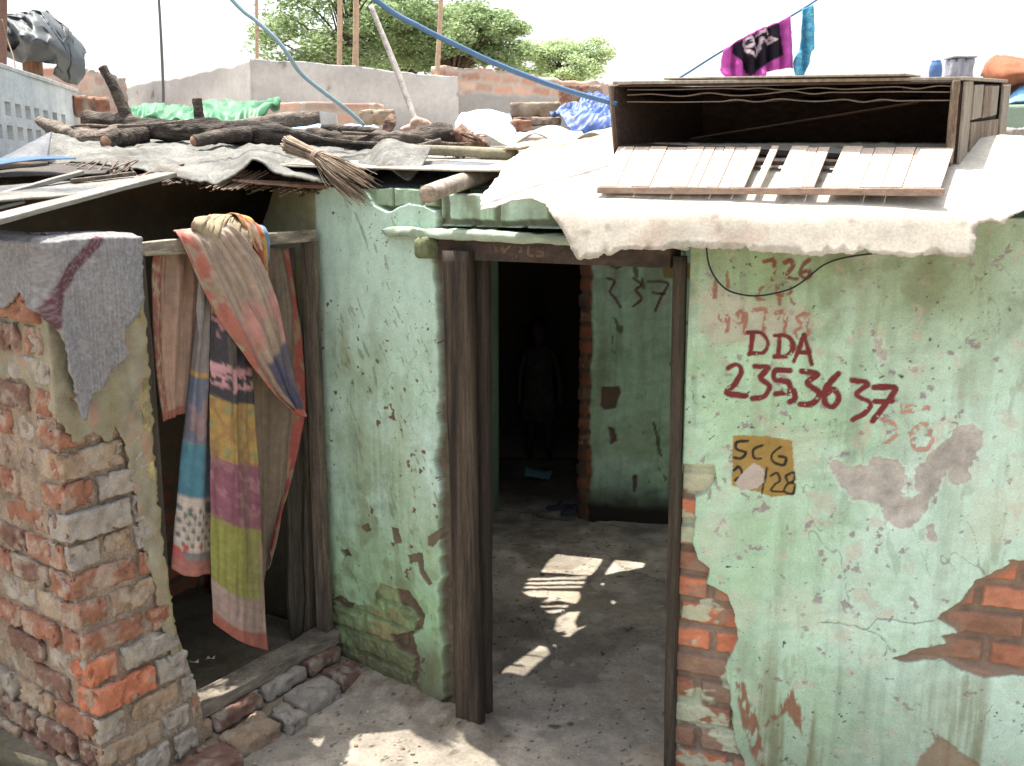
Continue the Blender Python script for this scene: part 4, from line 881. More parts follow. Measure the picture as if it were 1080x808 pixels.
loft('printed_cloth', [[FP(236, 226, -.04), FP(248, 226, .05), FP(262, 250, .09), FP(272, 272, .09)], [FP(250, 227, -.04), FP(262, 230, .06), FP(272, 256, .09), FP(278, 288, .08)], [FP(262, 232, -.04), FP(274, 240, .05), FP(280, 262, .07), FP(282, 292, .06)], [FP(268, 236, -.04), FP(278, 240, .03), FP(283, 256, .05), FP(282, 274, .05)]],
     50, 40, M_CLOTH, folds=lambda A, B: .008*np.sin(B*20), disp=nF, colfn=lambda A, B: c_print(B, A), amp=.010, freq=14)
tag(bpy.data.objects['printed_cloth'], 'yellow, orange and pale blue printed cloth right of the beige bundle on the rail', 'cloth', qg)

# grey knitted cloth over the pillar
def zk(pts):
    out = []
    for x, y in pts:
        px, py = x/2.786, 230+y/2.786
        P = onplane(px, py, PC+nF*.02, nF); u = float(np.dot(P-PC, dF))
        if u < 0:
            nl = nrm(np.cross(dPL, (0, 0, 1))); P = onplane(px, py, PC, nl); u = -float(np.dot(P-PC, dPL))
        out.append((u, float(P[2])))
    return out
kp = zk([(408, 60), (412, 130), (414, 240), (385, 285), (352, 325), (350, 345), (366, 400), (320, 450), (300, 490), (262, 525), (234, 585), (222, 592), (215, 560), (200, 500), (180, 400), (160, 330), (145, 290), (110, 235), (75, 215), (62, 240), (40, 255), (20, 262), (-20, 230), (-60, 235)])
zt = 1.862
kp = [p if p[1] < zt else (p[0], zt-.01) for p in kp]
kp = kp+[(kp[-1][0], zt+.12), (-.05, zt+.16), (kp[0][0]-.03, zt+.16)]
def mapK(u, v):
    vv = np.minimum(v, zt); base = mapP(u, vv, .024+.0018*np.sin(u*480+2*fbm(u*4, v*4, 0, 2, 3))+.012*fbm(u*9, v*4, 0, 4, 401)+.016*np.maximum(0, np.sin(u*24+v*5))*sstep(zt, zt-.25, v))
    over = np.maximum(v-zt, 0); kk = sstep(-.05, .05, u)[:, None]; base = base+((-nF*1.0)[None, :]*kk+(dF*1.0)[None, :]*(1-kk))*over[:, None]; base[:, 2] = vv+.012*sstep(0, .05, over)+.008*fbm(u*9, v*9, 0, 3, 5)*sstep(-.05, .02, v-zt); 
    r = sstep(-.03, 0, v-zt)*sstep(.03, 0, v-zt); return base
sk = zk([(280, 60), (200, 150), (165, 215), (150, 280), (150, 312)])
def colK(u, v):
    C = lin(136, 135, 136)*(1+.22*vn(u*240, v*240, 0, 77)[...]+.16*np.sin(u*480+2*fbm(u*4, v*4, 0, 2, 3))*(.6+.4*np.sin(v*600))+.08*fbm(u*60, v*60, 0, 3, 402)+.12*fbm(u*6, v*6, 0, 4, 403))[:, None]
    D = segdist(u, v, sk); m = sstep(.020, .015, D)*.92; m = m*(.6+.4*(np.sin(u*420+v*180)*np.sin(v*420) > -.2)); return cmix(C, lin(92, 48, 58), m)
o = sheet('knitted_cloth', kp, .0062, mapK, mat('knit_cloth', nscale=60, namt=.12, bump=1.0, bscale=330, bdist=.004, rough=1, spec=.05), None, solid=.010, jagamp=.007, jagstep=.010, colfn=colK)
tag(o, 'grey knitted cloth with one maroon stripe draped over the brick pillar', 'cloth')

# ================================================================== white sheets over the door
nfR = nR
def fold_pt(): return OR3+nfR*.31+ZF(1.955)
SL = R(19); DR_ = R(72)
upS = -nfR*math.cos(SL)+ZF(math.sin(SL)); nS = np.cross(dR, upS)
dnS = nfR*math.cos(DR_)+ZF(-math.sin(DR_)); nD2 = np.cross(dR, dnS)
O_f = fold_pt()
def st_of(px, py):
    P = onplane(px, py, O_f, nS); t = float(np.dot(P-O_f, upS)); s_ = float(np.dot(P-O_f, dR))
    if t < 0:
        P = onplane(px, py, O_f, nD2); return (float(np.dot(P-O_f, dR)), -max(.002, float(np.dot(P-O_f, dnS))))
    return (s_, t)
def mapS(s_, t, lift=0.):
    w = .012; tp = w*np.logaddexp(0, t/w); tn = tp-t
    P = O_f[None, :]+dR[None, :]*s_[:, None]+upS[None, :]*tp[:, None]+dnS[None, :]*tn[:, None]
    P[:, 2] += lift + .012*fbm(s_*5, s_*0, 3, 2, 418)*sstep(.12, -.02, t) + .008*fbm(s_*2.2, t*3, 0, 2, 411)+.0015*fbm(s_*30, t*30, 0, 3, 412)
    return P
def wcol(u, v):
    C = lin(174, 168, 154)*(1+.12*fbm(u*6, v*6, 0, 4, 413)+.10*fbm(u*40, v*40, 0, 3, 414))[:, None]
    C = cmix(C, lin(150, 128, 110), sstep(.25, .45, fbm(u*9, v*14, 0, 5, 415))*sstep(0, -.05, v)*.5); C = cmix(C, lin(110, 94, 78), sstep(.42, .5, fbm(u*30, v*30, 2, 3, 416))*.6); C = cmix(C, lin(128, 116, 98), sstep(.1, .45, fbm(u*16, v*3, 6, 4, 419))*sstep(.02, -.05, v)*.35); C = cmix(C, lin(120, 100, 78), sstep(-.10, -.16, v+.02*fbm(u*14, v*0, 0, 3, 4))*.25); return C
main = [(575, 213), (583, 226), (592, 243), (600, 256), (608, 273), (630, 270), (636, 264), (641, 268), (655, 262), (690, 263), (724, 260), (740, 262), (782, 261), (786, 256), (790, 262), (820, 263), (858, 268), (905, 267), (912, 261), (917, 268), (960, 271), (985, 268), (1027, 271), (1031, 236), (1045, 232), (1058, 237), (1066, 228), (1078, 222), (1130, 215), (1160, 150), (1055, 141), (1000, 150), (800, 150), (652, 150), (560, 154), (535, 170), (525, 186), (508, 205), (506, 218), (522, 216), (540, 209), (560, 207)]
o = sheet('cement_sheet', [st_of(*p) for p in main], .018, mapS, M_ASB, None, solid=.0028, jagamp=.006, jagstep=.007, seed=9, colfn=wcol)
tag(o, 'big torn whitish cement sheet sloping out over the doorway and the painted numbers', 'roof sheet')
# rear smaller sheet end, left of it
lf = [(378, 0)]
# pale sawn pole poking out under the sheet and grey pole behind
def pole(name, P, r, m, lab, cat, grp=None, n=30, noise=.05, **k):
    V, F = tube(P, r, n, 14, noise, **k); o = mk(name, V, F, m); return tag(o, lab, cat, grp)
M_PALE = mat('pale_pole', lin(170, 158, 142), nscale=14, namt=.25, bump=.5, bscale=50, stretch=(.6, 2, 2), bdist=.005, two=lin(130, 112, 94))
pole('sawn_pole', [at(450, 205, 3.30), at(490, 191, 3.55), at(560, 172, 4.0)], [.030, .031, .032], M_PALE, 'short sunlit sawn pole sticking out of the roof above the plaster ledge', 'pole')
pole('grey_pole', [at(425, 158, 4.25), at(470, 159, 4.2), at(545, 163, 4.1)], [.022, .022, .024], mat('green_grey_pole', lin(128, 122, 98), nscale=14, namt=.25, bump=.5, bscale=50), 'grey green pole lying level behind the folded sheet and the log end', 'pole')

# ================================================================== crate on the roof
A_ = np.array
FTL, FTR, FBL, FBR = A_([.343, 3.35, 2.335]), A_([1.285, 2.98, 2.315]), A_([.352, 3.35, 2.135]), A_([1.285, 2.98, 2.082])
bk_ = A_([.37, .52, .04])
cr = empty('roof_crate', (FBL+FBR)/2+bk_/2, 'long shallow dark wooden crate lying open fronted on the white sheet roof', 'crate')
m_cb = wood('crate_board', lin(118, 96, 76), .35, (3, 3, .6), two=lin(140, 126, 108)); m_ci = wood('crate_dark_board', lin(62, 46, 38), .3, (.6, 3, 3)); m_cl = wood('crate_pale_board', lin(146, 136, 120), .25, (3, 3, .6))
def panel(name, a, b, c, d, th, m, nrm_, par=cr, **k):
    """quad slab a,b,c,d extruded along nrm_"""
    n_ = nrm(nrm_)*th; V = [a, b, c, d, a+n_, b+n_, c+n_, d+n_]
    return mk(name, V, [(0, 1, 2, 3), (7, 6, 5, 4), (0, 4, 5, 1), (1, 5, 6, 2), (2, 6, 7, 3), (3, 7, 4, 0)], m, par, smooth=False, bevel=.002, **k)
up3 = A_([0, 0, 1.])
panel('top_panel', FTL-A_([.02, .02, 0]), FTR+A_([.02, -.02, 0]), FTR+bk_+A_([.02, 0, 0]), FTL+bk_, .010, m_cl, up3)
panel('top_slat', FTL+A_([.14, -.05, .012]), FTR+A_([-.16, -.01, .014]), FTR+bk_*.3+A_([-.16, 0, .012]), FTL+bk_*.3+A_([.14, 0, .012]), .006, m_cl, up3)
panel('bottom_panel', FBL, FBR, FBR+bk_, FBL+bk_, .012, m_ci, up3)
panel('back_panel', FBL+bk_-A_([.03, -.012, .02]), FBR+bk_-A_([0, 0, .02]), FTR+bk_, FTL+bk_-A_([.03, -.012, 0]), .012, m_ci, bk_)
panel('side_panel', FBL-A_([0, 0, .02]), FBL+bk_*1.04-A_([0, 0, .02]), FTL+bk_*1.04-A_([0, 0, .002]), FTL-A_([0, 0, .002]), .012, m_ci, A_([-1, -.2, 0]))
panel('side_panel', FBL+A_([-.016, -.03, -.02]), FBL+bk_*.2+A_([-.03, 0, 0]), FTL+bk_*.2+A_([-.04, 0, -.002]), FTL+A_([-.03, -.03, -.004]), .006, m_cb, A_([-1, -.2, 0]))
def rp(u, v):   # point on right side: u along depth, v up
    lo = FBR+bk_*u; hi = FTR+bk_*u; return lo+(hi-lo)*v
rn = nrm(np.cross(bk_, up3))
if rn[0] < 0: rn = -rn
panel('side_panel', rp(0, 0), rp(.96, .04), rp(.96, .5), rp(0, .5), .010, m_ci, rn)
panel('side_panel', rp(0, .5), rp(.96, .5), rp(.96, .97), rp(0, .97), .010, m_ci, rn)
sd = [(.0, .15, 0, 1, 'edge_post', m_cl), (.17, .36, .52, .96, 'side_slat', m_cl), (.38, .56, .53, .95, 'side_slat', m_cb), (.58, .76, .54, .95, 'side_slat', m_cl), (.17, .8, .02, .50, 'side_slat', m_cb), (.84, 1.02, .0, .97, 'edge_post', m_cl)]
for i, (u0, u1_, v0, v1_, nm, mm_) in enumerate(sd):
    off = rn*(.012+.003*(i % 3))
    panel(nm, rp(u0, v0)+off, rp(u1_, v0+.02)+off, rp(u1_, v1_)+off, rp(u0, v1_-.01)+off, .009, mm_, rn)
board('edge_strip', FTL+A_([0, -.012, -.004]), FTR+A_([0, -.012, -.004]), .012, .007, m_ci, cr, seed=3)
board('front_post', FBR+A_([-.012, -.008, 0]), FTR+A_([-.012, -.008, 0]), .02, .02, m_cb, cr, up=A_([0, 1, 0]), seed=4)
for j, (h, a, k_) in enumerate(((.018, .004, 34), (.034, .005, 27), (.055, .004, 40))):     # wavy layers of card sagging under the top
    P0 = FTL+A_([.03, .0, -h]); P1 = FTR+A_([-.02, .0, -h]); xs = np.linspace(0, 1, 240)
    f_ = P0+(P1-P0)*xs[:, None]; f_ = f_+up3*(a*np.sin(xs*k_+2*vn(xs*6, 0, j, 3))*sstep(-.2, .4, vn(xs*5, 0, j, 9)))[:, None]; f_[:, 2] += .006*np.asarray(fbm(xs*3, 0, j, 2, 3))
    G = np.concatenate([f_, f_+bk_*.5+A_([0, 0, .004]), f_+A_([0, 0, .0035]), f_+bk_*.5+A_([0, 0, .0075])]); n_ = 240
    Fc = [(i, i+1, n_+i+1, n_+i) for i in range(n_-1)]+[(2*n_+i, 3*n_+i, 3*n_+i+1, 2*n_+i+1) for i in range(n_-1)]+[(i, 2*n_+i, 2*n_+i+1, i+1) for i in range(n_-1)]
    mk('card_layer', G, Fc, mat('old_card', lin(104, 88, 76), nscale=10, namt=.2, bump=.3), cr, smooth=False)
board('loose_lath', FBL+bk_*.5+A_([.1, 0, .02]), FTR+bk_*.45+A_([-.18, 0, -.06]), .05, .006, wood('lath', lin(96, 78, 66), .2), cr, seed=8)
# slatted shelf in front
sh = empty('slatted_shelf', (FBL+FBR)/2+A_([0, -.15, -.06]), 'sun-bleached slatted wooden flap lying in front of the open crate, two slats missing', 'shelf')
bL, bR = at(652, 157, 3.33), at(1006, 159, 2.96); fL_, fR_ = at(632, 199, 3.03), at(992, 201, 2.67)
ws = [.05, .045, .05, .055, .05, .03, .025, .03, .03, .04, -.02, .022, -.032, .045, .03, .03, -.028, .05, .035, .05, .05, .09]
tot = sum(abs(w) for w in ws); x = 0
m_sl = mat('bleached_slat', lin(190, 168, 146), nscale=16, namt=.16, bump=.4, bscale=60, stretch=(3, .6, .6), bdist=.003)
slat_count = 0
for i, w in enumerate(ws):
    a0_, a1_ = x/tot, (x+abs(w))/tot; x += abs(w)
    if w < 0 : continue
    if i == 11: pass
    g = .0009
    p0 = fL_+(fR_-fL_)*(a0_+g); p1 = fL_+(fR_-fL_)*(a1_-g); q1 = bL+(bR-bL)*(a1_-g); q0 = bL+(bR-bL)*(a0_+g)
    dz_ = A_([0, 0, rnd.uniform(-.002, .002)])
    if i in (11, 13, 17): q0 = q0+A_([.006, 0, .006]); q1 = q1+A_([.006, 0, .006])
    panel('slat', p0+dz_, p1+dz_, q1+dz_, q0+dz_, .009, m_sl, nS*(1 if nS[2] > 0 else -1), par=sh)
board('front_beam', fL_+A_([-.006, -.012, -.004]), fR_+A_([.006, -.012, -.004]), .016, .020, wood('beam_brown', lin(150, 124, 106), .2, (.5, 3, 3)), sh, seed=5)
board('cross_batten', fL_*.25+bL*.75+A_([0, 0, -.012]), fR_*.25+bR*.75+A_([0, 0, -.012]), .03, .014, m_ci, sh, seed=6)
# black wire looping down the wall
wp = [onplane(x_, y_, OR3+nR*.02, nR) for x_, y_ in ((744, 250), (748, 280), (760, 300), (775, 309), (800, 312), (830, 306), (848, 296), (868, 280), (890, 272), (930, 266))]
o = rope('wire', wp, .0028, mat('black_wire', lin(36, 40, 44), namt=.05, bump=0, rough=.5), noise=0, n=60); tag(o, 'thin black wire looping down over the painted numbers below the sheet', 'wire')



# ================================================================== roof things on the left
# dark backing sheet roof of the stall
rs = empty('stall_roof', (-1.4, 3.9, 1.95), 'low roof of reed mat over the dark stall, grey sheeting spread on it', 'roof')
M_DARK = mat('dark_sheet', lin(74, 78, 84), nscale=7, namt=.3, bump=.4, bscale=20, rough=.6)
loft('under_sheet', [[at(-140, 192, 3.3), at(60, 186, 3.75), at(200, 180, 3.9), at(345, 190, 3.98)], [at(-140, 172, 4.2), at(60, 170, 4.3), at(130, 158, 4.8), at(200, 152, 5.3), at(400, 156, 5.3)]], 60, 30, mat('dark_matting', lin(62, 52, 42), nscale=12, namt=.4, bump=1, bscale=40, bdist=.02), rs, amp=.02, freq=4, solid=.02)
mb = MB(); rr = random.Random(5)
for i in range(150):
    t = i/149; px = 150+195*t+rr.uniform(-2, 2); py = 183+14*t+rr.uniform(-1.5, 1.5)
    e = at(px, py, 3.78+.16*t); sl = rr.uniform(.03, .075)*(1 if rr.random() < .8 else 1.6); ang = rr.uniform(.25, .7) if rr.random() < .8 else rr.uniform(-.6, .2)
    b_ = e+A_([-ang*sl, -.03+rr.uniform(-.02, .01), -sl*.32-.004]); a_ = e+A_([ang*.12, .22, .035])
    Vv, Ff = bar(a_, b_, .008, .004, n=2, wob=.1, seed=i); c = lin(*rr.choice([(122, 100, 84), (96, 78, 66), (146, 126, 106), (84, 68, 58)]))
    mb.add(Vv, Ff, c)
for i in range(16):
    t = rr.random(); px = 235+rr.uniform(0, 40); e = at(px, 190+rr.uniform(-2, 2), 3.76); mb.add(*bar(e+A_([.03, .1, .03]), at(px-18+rr.uniform(-3, 3), 199+rr.uniform(-2, 2), 3.72), .006, .003, n=2), lin(130, 108, 90))
for i in range(5): mb.add(*bar(at(245+i*6, 190+i*.8, 3.75), at(345+rr.uniform(-15, 8), 194+i*1.2, 3.90), .008, .008, n=4, wob=.1, seed=i), lin(126, 98, 80))
for i in range(26): 
    px = rr.uniform(70, 150); e = at(px, rr.uniform(168, 178), 3.8); mb.add(*bar(e, e+A_([rr.uniform(-.08, .08), -.08, -rr.uniform(.03, .07)]), .006, .003, n=2), lin(104, 90, 76))
mb.build('reed_mat', M_COL, rs, smooth=False)
# grey sheeting on top
def c_hess(A, B):
    C = np.ones(A.shape+(3,))*lin(106, 105, 100)*(1+.28*fbm(A*7, B*5, 0, 5, 3)+.15*fbm(A*40, B*26, 0, 4, 9))[..., None]
    return cmix(C, lin(84, 76, 66), sstep(.15, .4, fbm(A*9, B*6, 6, 4, 7))*.6)
o = loft('grey_sheeting', [[at(50, 168, 3.85), at(100, 172, 3.85), at(165, 178, 3.82), at(222, 191, 3.74), (at(246, 182, 3.74)), at(268, 166, 3.76), at(292, 178, 3.76), at(345, 192, 3.80), at(378, 194, 3.90)],
                             [at(52, 158, 4.1), at(120, 160, 4.1), at(200, 164, 4.1), at(245, 165, 4.05), at(272, 158, 4.05), at(320, 168, 4.1), at(385, 180, 4.1)],
                             [at(54, 140, 4.3), at(100, 148, 4.5), at(200, 150, 4.5), at(300, 152, 4.5), at(395, 158, 4.5)],
                             [at(54, 140, 5.0), at(200, 146, 5.2), at(400, 152, 5.2)]], 180, 70, M_HESS, amp=.012, freq=8, folds=lambda A, B: -.020*np.abs(fbm(A*14+B*3, B*4, 0, 3, 8))-.010*np.abs(fbm(A*30, B*9, 0, 2, 12)), colfn=c_hess, solid=.006)
o.data.materials[0] = M_HESS; tag(o, 'broad crumpled grey sheeting spread over the reed mat under the log', 'sheeting')
o = loft('tent_sheet', [[at(-20, 175, 3.7), at(2, 168, 3.75), at(28, 155, 3.85), at(55, 139, 4.0)], [at(-25, 178, 3.6), at(10, 172, 3.65), at(35, 170, 3.7), at(50, 170, 3.75)]], 30, 20, M_DARK, amp=.01, freq=8, solid=.004)
tag(o, 'dark sheet corner raised like a small tent below the vented wall', 'sheeting')
o = loft('blue_sheet_strip', [[at(-60, 178, 3.5), at(0, 168, 3.55), at(55, 165, 3.6), at(80, 167, 3.62)], [at(-60, 182, 3.3), at(0, 174, 3.4), at(40, 169, 3.5), at(80, 168, 3.6)]], 30, 6, mat('faded_blue_sheet', lin(50, 84, 116), namt=.15, bump=.3), amp=.004, freq=9, solid=.003)
tag(o, 'faded dark blue sheet edge just under the raised tent-like corner', 'sheeting')
o = loft('slate_sheet', [[at(-60, 222, 2.7), at(0, 212, 2.9), at(60, 206, 3.1), at(120, 199, 3.35), at(165, 190, 3.55)], [at(-60, 200, 3.2), at(0, 196, 3.35), at(60, 192, 3.5), at(120, 187, 3.65), at(170, 184, 3.75)]], 50, 24, mat('slate_board', lin(84, 86, 88), nscale=8, namt=.35, bump=.4, bscale=20, two=lin(110, 106, 98)), amp=.006, freq=6, solid=.006)
tag(o, 'dark slate grey board littered with dry bits between the two pale battens', 'board')
o = loft('brown_sheet', [[at(-60, 196, 3.2), at(0, 186, 3.4), at(60, 184, 3.55), at(110, 182, 3.65)], [at(-60, 182, 3.6), at(0, 178, 3.7), at(60, 172, 3.8), at(120, 174, 3.9)]], 30, 12, mat('brown_sheet_mat', lin(70, 64, 58), namt=.3, bump=.4), amp=.01, freq=6, solid=.006)
tag(o, 'dark brown board lying highest at the far left under the blue sheet edge', 'board')
mw = wood('white_batten', lin(130, 128, 120), .18, (.5, .5, 3), two=lin(104, 100, 92))
for (a, b, w, h, lab) in ((at(-60, 246, 2.62), at(176, 184, 3.62), .085, .016, 'widest whitish board, nearest, slanting up over the pillar cloth'), (at(-40, 217, 3.0), at(86, 182, 3.55), .022, .016, 'thin pale batten slanting at the far left above the wide board'), (at(76, 191, 3.45), at(142, 183, 3.65), .025, .014, 'short dark grey batten lying right of the thin pale one'), (at(-40, 228, 2.8), at(24, 213, 3.0), .02, .01, 'little white slat just above the wide whitish board')):
    o = board('roof_batten', a, b, w, h, mw if 'dark' not in lab else m_fp, seed=int(a[1]*10)); tag(o, lab, 'board', 'boards at the roof edge')
# folded sheet next to broom
o = loft('folded_sheet', [[at(378, 172, 4.1), at(392, 160, 4.1), at(408, 148, 4.1), at(432, 152, 4.08), at(455, 156, 4.05)], [at(384, 184, 3.95), at(398, 176, 3.9), at(412, 168, 3.88), at(432, 170, 3.86), at(448, 172, 3.85)], [at(388, 188, 3.82), at(396, 180, 3.80), at(412, 180, 3.78), at(430, 190, 3.72), at(440, 182, 3.76)]], 50, 40, M_HESS, amp=.012, freq=12, colfn=c_hess, solid=.005)
tag(o, 'grey sheet folded into a pointed flap between the broom and the sawn pole', 'sheeting')
o = loft('dark_roof_edge', [[at(378, 196, 3.86), at(440, 198, 3.74), at(520, 196, 3.6), at(580, 196, 3.5)], [at(378, 172, 4.1), at(440, 170, 4.05), at(520, 172, 3.85), at(600, 176, 3.75)]], 30, 10, M_DARK, rs, amp=.006, solid=.01)

# broom
br = MB(); rb = random.Random(9)
H0, H1, H2_ = at(303, 152, 3.95), at(335, 166, 3.86), at(385, 196, 3.70)
ax = nrm(H2_-H0); s1 = nrm(np.cross(ax, A_([0, 1, 0]))); s2 = np.cross(ax, s1)
for i in range(230):
    th = rb.uniform(0, 6.283); r0 = math.sqrt(rb.random()); c_, s_ = math.cos(th), math.sin(th)
    P0 = H0+(s1*c_+s2*s_)*r0*.034+ax*rb.uniform(-.01, .02); Pm = H1+(s1*c_+s2*s_)*r0*.024; P2 = H2_+(s1*c_+s2*s_)*r0*rb.uniform(.05, .085)+ax*rb.uniform(-.12, .03)+A_([0, 0, -.02*r0])
    V, F = tube([P0, Pm, (Pm+P2)/2+(s1*c_+s2*s_)*.006, P2], [.0022, .0022, .0016, .001], 7, 4); br.add(V, F, lin(*rb.choice([(150, 128, 104), (122, 104, 84), (170, 150, 122), (98, 82, 68)])))
bro = empty('broom', H1-A_([0, 0, .05]), 'brown twig broom lying over the roof edge against the log', 'broom')
br.build('bristles', M_COL, bro)
V, F = tube([H1-ax*.012, H1+ax*.012], [.030, .030], 6, 14, .1, nf=40); mk('binding', V, F, mat('broom_string', lin(140, 116, 100), nscale=60, namt=.3, bump=1, bscale=100), bro)

# logs
LG = 'logs and limbs lying on the roof'
lg = empty('log', at(300, 150, 4.6), 'thickest dark log with stubby cut branches lying across the grey sheeting', 'log', LG)
def tb(name, P, r, seed, par=None, n=60, noise=.14, m=M_LOG, seg=18, nf=11, ridge=.05):
    V, F = tube(P, r, n, seg, noise, nf=nf, seed=seed, ridge=ridge); return mk(name, V, F, m, par)
tb('trunk', [at(92, 124, 4.75), at(130, 131, 4.66), at(175, 138, 4.6), at(230, 138, 4.56), at(285, 143, 4.56), at(340, 151, 4.58), at(395, 153, 4.60), at(440, 149, 4.62), at(478, 142, 4.64)], [.034, .040, .046, .050, .056, .052, .050, .056, .064], 3, lg, n=200, noise=.26, seg=28, nf=13)
cut = mat('cut_wood', lin(150, 110, 80), nscale=30, namt=.25, bump=.5, bscale=80)
def stub(P, r, seed, capend=True):
    o = tb('branch_stub', P, r, seed, lg, n=40, noise=.16, nf=16)
    if capend:
        p = A_(P[-1]); d_ = nrm(A_(P[-1])-A_(P[-2])); V, F = tube([p-d_*.004, p+d_*.003], [r[-1]*.9, r[-1]*.88], 2, 14); mk('cut_face', V, F, cut, o)
stub([at(150, 143, 4.55), at(128, 146, 4.42), at(112, 150, 4.34)], [.045, .034, .032], 5)
stub([at(262, 143, 4.5), at(235, 143, 4.40), at(204, 149, 4.30)], [.036, .028, .024], 6)
stub([at(214, 140, 4.6), at(210, 125, 4.6), at(208, 104, 4.6)], [.036, .024, .020], 7)
stub([at(138, 136, 4.65), at(128, 110, 4.65), at(118, 88, 4.65), at(108, 71, 4.65)], [.034, .024, .023, .020], 8)
# shattered end
rot = mat('rotten_wood', lin(120, 84, 62), nscale=20, namt=.45, bump=1, bscale=50, bdist=.02, two=lin(170, 140, 118))
tb('rotten_end', [at(466, 150, 4.64), at(482, 148, 4.63), at(500, 150, 4.62), at(516, 156, 4.62)], [.05, .062, .04, .012], 12, lg, n=40, noise=.5, m=rot, nf=22, ridge=.12)
rq = random.Random(3)
for i in range(9):
    a = at(478+rq.uniform(0, 22), 148+rq.uniform(-8, 10), 4.6); V, F = tube([a, a+A_([rq.uniform(.02, .08), -.02, -rq.uniform(.0, .05)])], [.012, .004], 6, 6, .3, nf=40); mk('splinter', V, F, rot, lg)
o = tb('twisted_log', [at(42, 127, 4.75), at(52, 133, 4.7), at(68, 139, 4.65), at(84, 146, 4.58), at(100, 146, 4.55), at(122, 142, 4.55), at(145, 141, 4.6)], [.020, .030, .030, .042, .040, .036, .03], 14, n=70, noise=.25, m=mat('grey_bark', lin(118, 106, 94), nscale=12, namt=.4, bump=1, bscale=40, bdist=.02), nf=14)
tag(o, 'gnarled grey brown log at the left end of the pile, pointing at the vented wall', 'log', LG)
o = tb('back_log', [at(240, 134, 5.1), at(280, 130, 5.1), at(310, 126, 5.1), at(337, 124, 5.1)], [.03, .034, .036, .03], 15, n=50, m=mat('grey_bark'), noise=.15); tag(o, 'shorter greyish log behind the thickest one, ending at a white board', 'log', LG)
o = tb('thin_limb', [at(340, 135, 4.9), at(380, 137, 4.8), at(420, 142, 4.7), at(446, 148, 4.6)], [.016, .018, .016, .012], 16, n=50); tag(o, 'thin grey limb lying on the log right of the white board', 'branch', LG)
o = tb('root_knot', [at(410, 140, 4.75), at(411, 130, 4.75), at(414, 121, 4.76)], [.03, .026, .010], 18, n=26, noise=.45, m=rot, nf=24); tag(o, 'small dark knotty root stump standing up behind the log', 'root', LG)
o = tb('pale_root', [at(425, 140, 5.0), at(434, 134, 5.0), at(440, 128, 5.0), at(455, 133, 5.0)], [.03, .016, .018, .010], 19, n=36, noise=.45, m=mat('pale_root_wood', lin(176, 144, 124), namt=.3, bump=1, bscale=50), nf=20); tag(o, 'pale reddish broken root at the foot of the leaning stick', 'root', LG)

rs_ = random.Random(31)
for i in range(14):
    px = rs_.uniform(110, 470); py = 136+rs_.uniform(-5, 12)+(px-110)*.03; Y = rs_.uniform(4.3, 4.9); a = at(px, py, Y); L = rs_.uniform(.12, .38); th = rs_.uniform(-.5, .5)+(math.pi if rs_.random() < .5 else 0)
    b = a+A_([math.cos(th)*L, math.sin(th)*L, rs_.uniform(-.03, .05)]); m1 = (a+b)/2+A_([0, 0, rs_.uniform(-.015, .02)])
    V, F = tube([a, m1, b], [rs_.uniform(.005, .010), .007, .003], 16, 6, .15, nf=20, seed=i); tag(mk('dry_stick', V, F, mat('grey_bark')), 'thin dry stick lying loose among the logs on the roof', 'stick', 'thin dry sticks loose among the logs')
# ================================================================== middle distance
def slabroof():
    o = mk('flat_roof', [(-6, 6.1, 2.27), (9, 6.1, 2.27), (9, 10.5, 2.5), (-6, 10.5, 2.5), (-6, 6.1, 2.17), (9, 6.1, 2.17), (9, 10.5, 2.4), (-6, 10.5, 2.4)], [(0, 1, 2, 3), (7, 6, 5, 4), (0, 4, 5, 1), (1, 5, 6, 2), (2, 6, 7, 3), (3, 7, 4, 0)], mat('pale_roof', lin(170, 162, 150), nscale=6, namt=.2, bump=.5, bscale=20), smooth=False)
    tag(o, 'pale flat roof stretching behind the logs towards the grey parapets', 'roof')
# green tarp
def c_green(A, B): return np.ones(A.shape+(3,))*lin(14, 104, 58)*(1+.2*fbm(A*6, B*4, 0, 4, 3))[..., None]
o = loft('green_tarp', [[at(134, 132, 5.6), at(150, 133, 5.5), at(180, 136, 5.5), at(215, 136, 5.5), at(250, 134, 5.5), at(272, 130, 5.5)], [at(133, 118, 5.6), at(152, 122, 5.45), at(170, 118, 5.5), at(200, 126, 5.45), at(235, 122, 5.5), at(274, 118, 5.6)], [at(136, 112, 5.9), at(165, 108, 5.9), at(185, 109, 5.9), at(215, 112, 5.9), at(250, 108, 5.9), at(295, 104, 5.9)], [at(140, 111, 6.4), at(200, 109, 6.4), at(294, 104, 6.4)]], 90, 50, M_TARP, amp=.045, freq=5, folds=lambda A, B: -.10*np.abs(fbm(A*8+B*2, B*2, 0, 3, 8)), colfn=c_green, solid=.003)
tag(o, 'bright green tarpaulin heaped over something behind the dark log', 'tarpaulin')
def c_bl(col, k=.2): return lambda A, B: np.ones(A.shape+(3,))*col*(1+k*fbm(A*8, B*6, 0, 4, 3))[..., None]
def c_dots(A, B):
    C = c_bl(lin(10, 70, 150))(A, B); g = (np.abs(((A*16) % 1)-.5) < .14)*(np.abs(((B*10+np.floor(A*16)*.5) % 1)-.5) < .16)
    return cmix(C, lin(150, 150, 130), g*.9)
o = loft('blue_tarp', [[at(580, 108, 6.4), at(592, 122, 6.2), at(604, 136, 6.1), at(620, 140, 6.1), at(652, 142, 6.1)], [at(600, 106, 6.5), at(620, 112, 6.3), at(655, 118, 6.2)], [at(620, 98, 6.9), at(640, 94, 6.9), at(665, 96, 6.9)]], 60, 60, M_TARP, amp=.03, freq=6, folds=lambda A, B: -.10*np.abs(fbm(A*6, B*3, 0, 3, 8)), colfn=lambda A, B: c_dots(A, B), solid=.003)
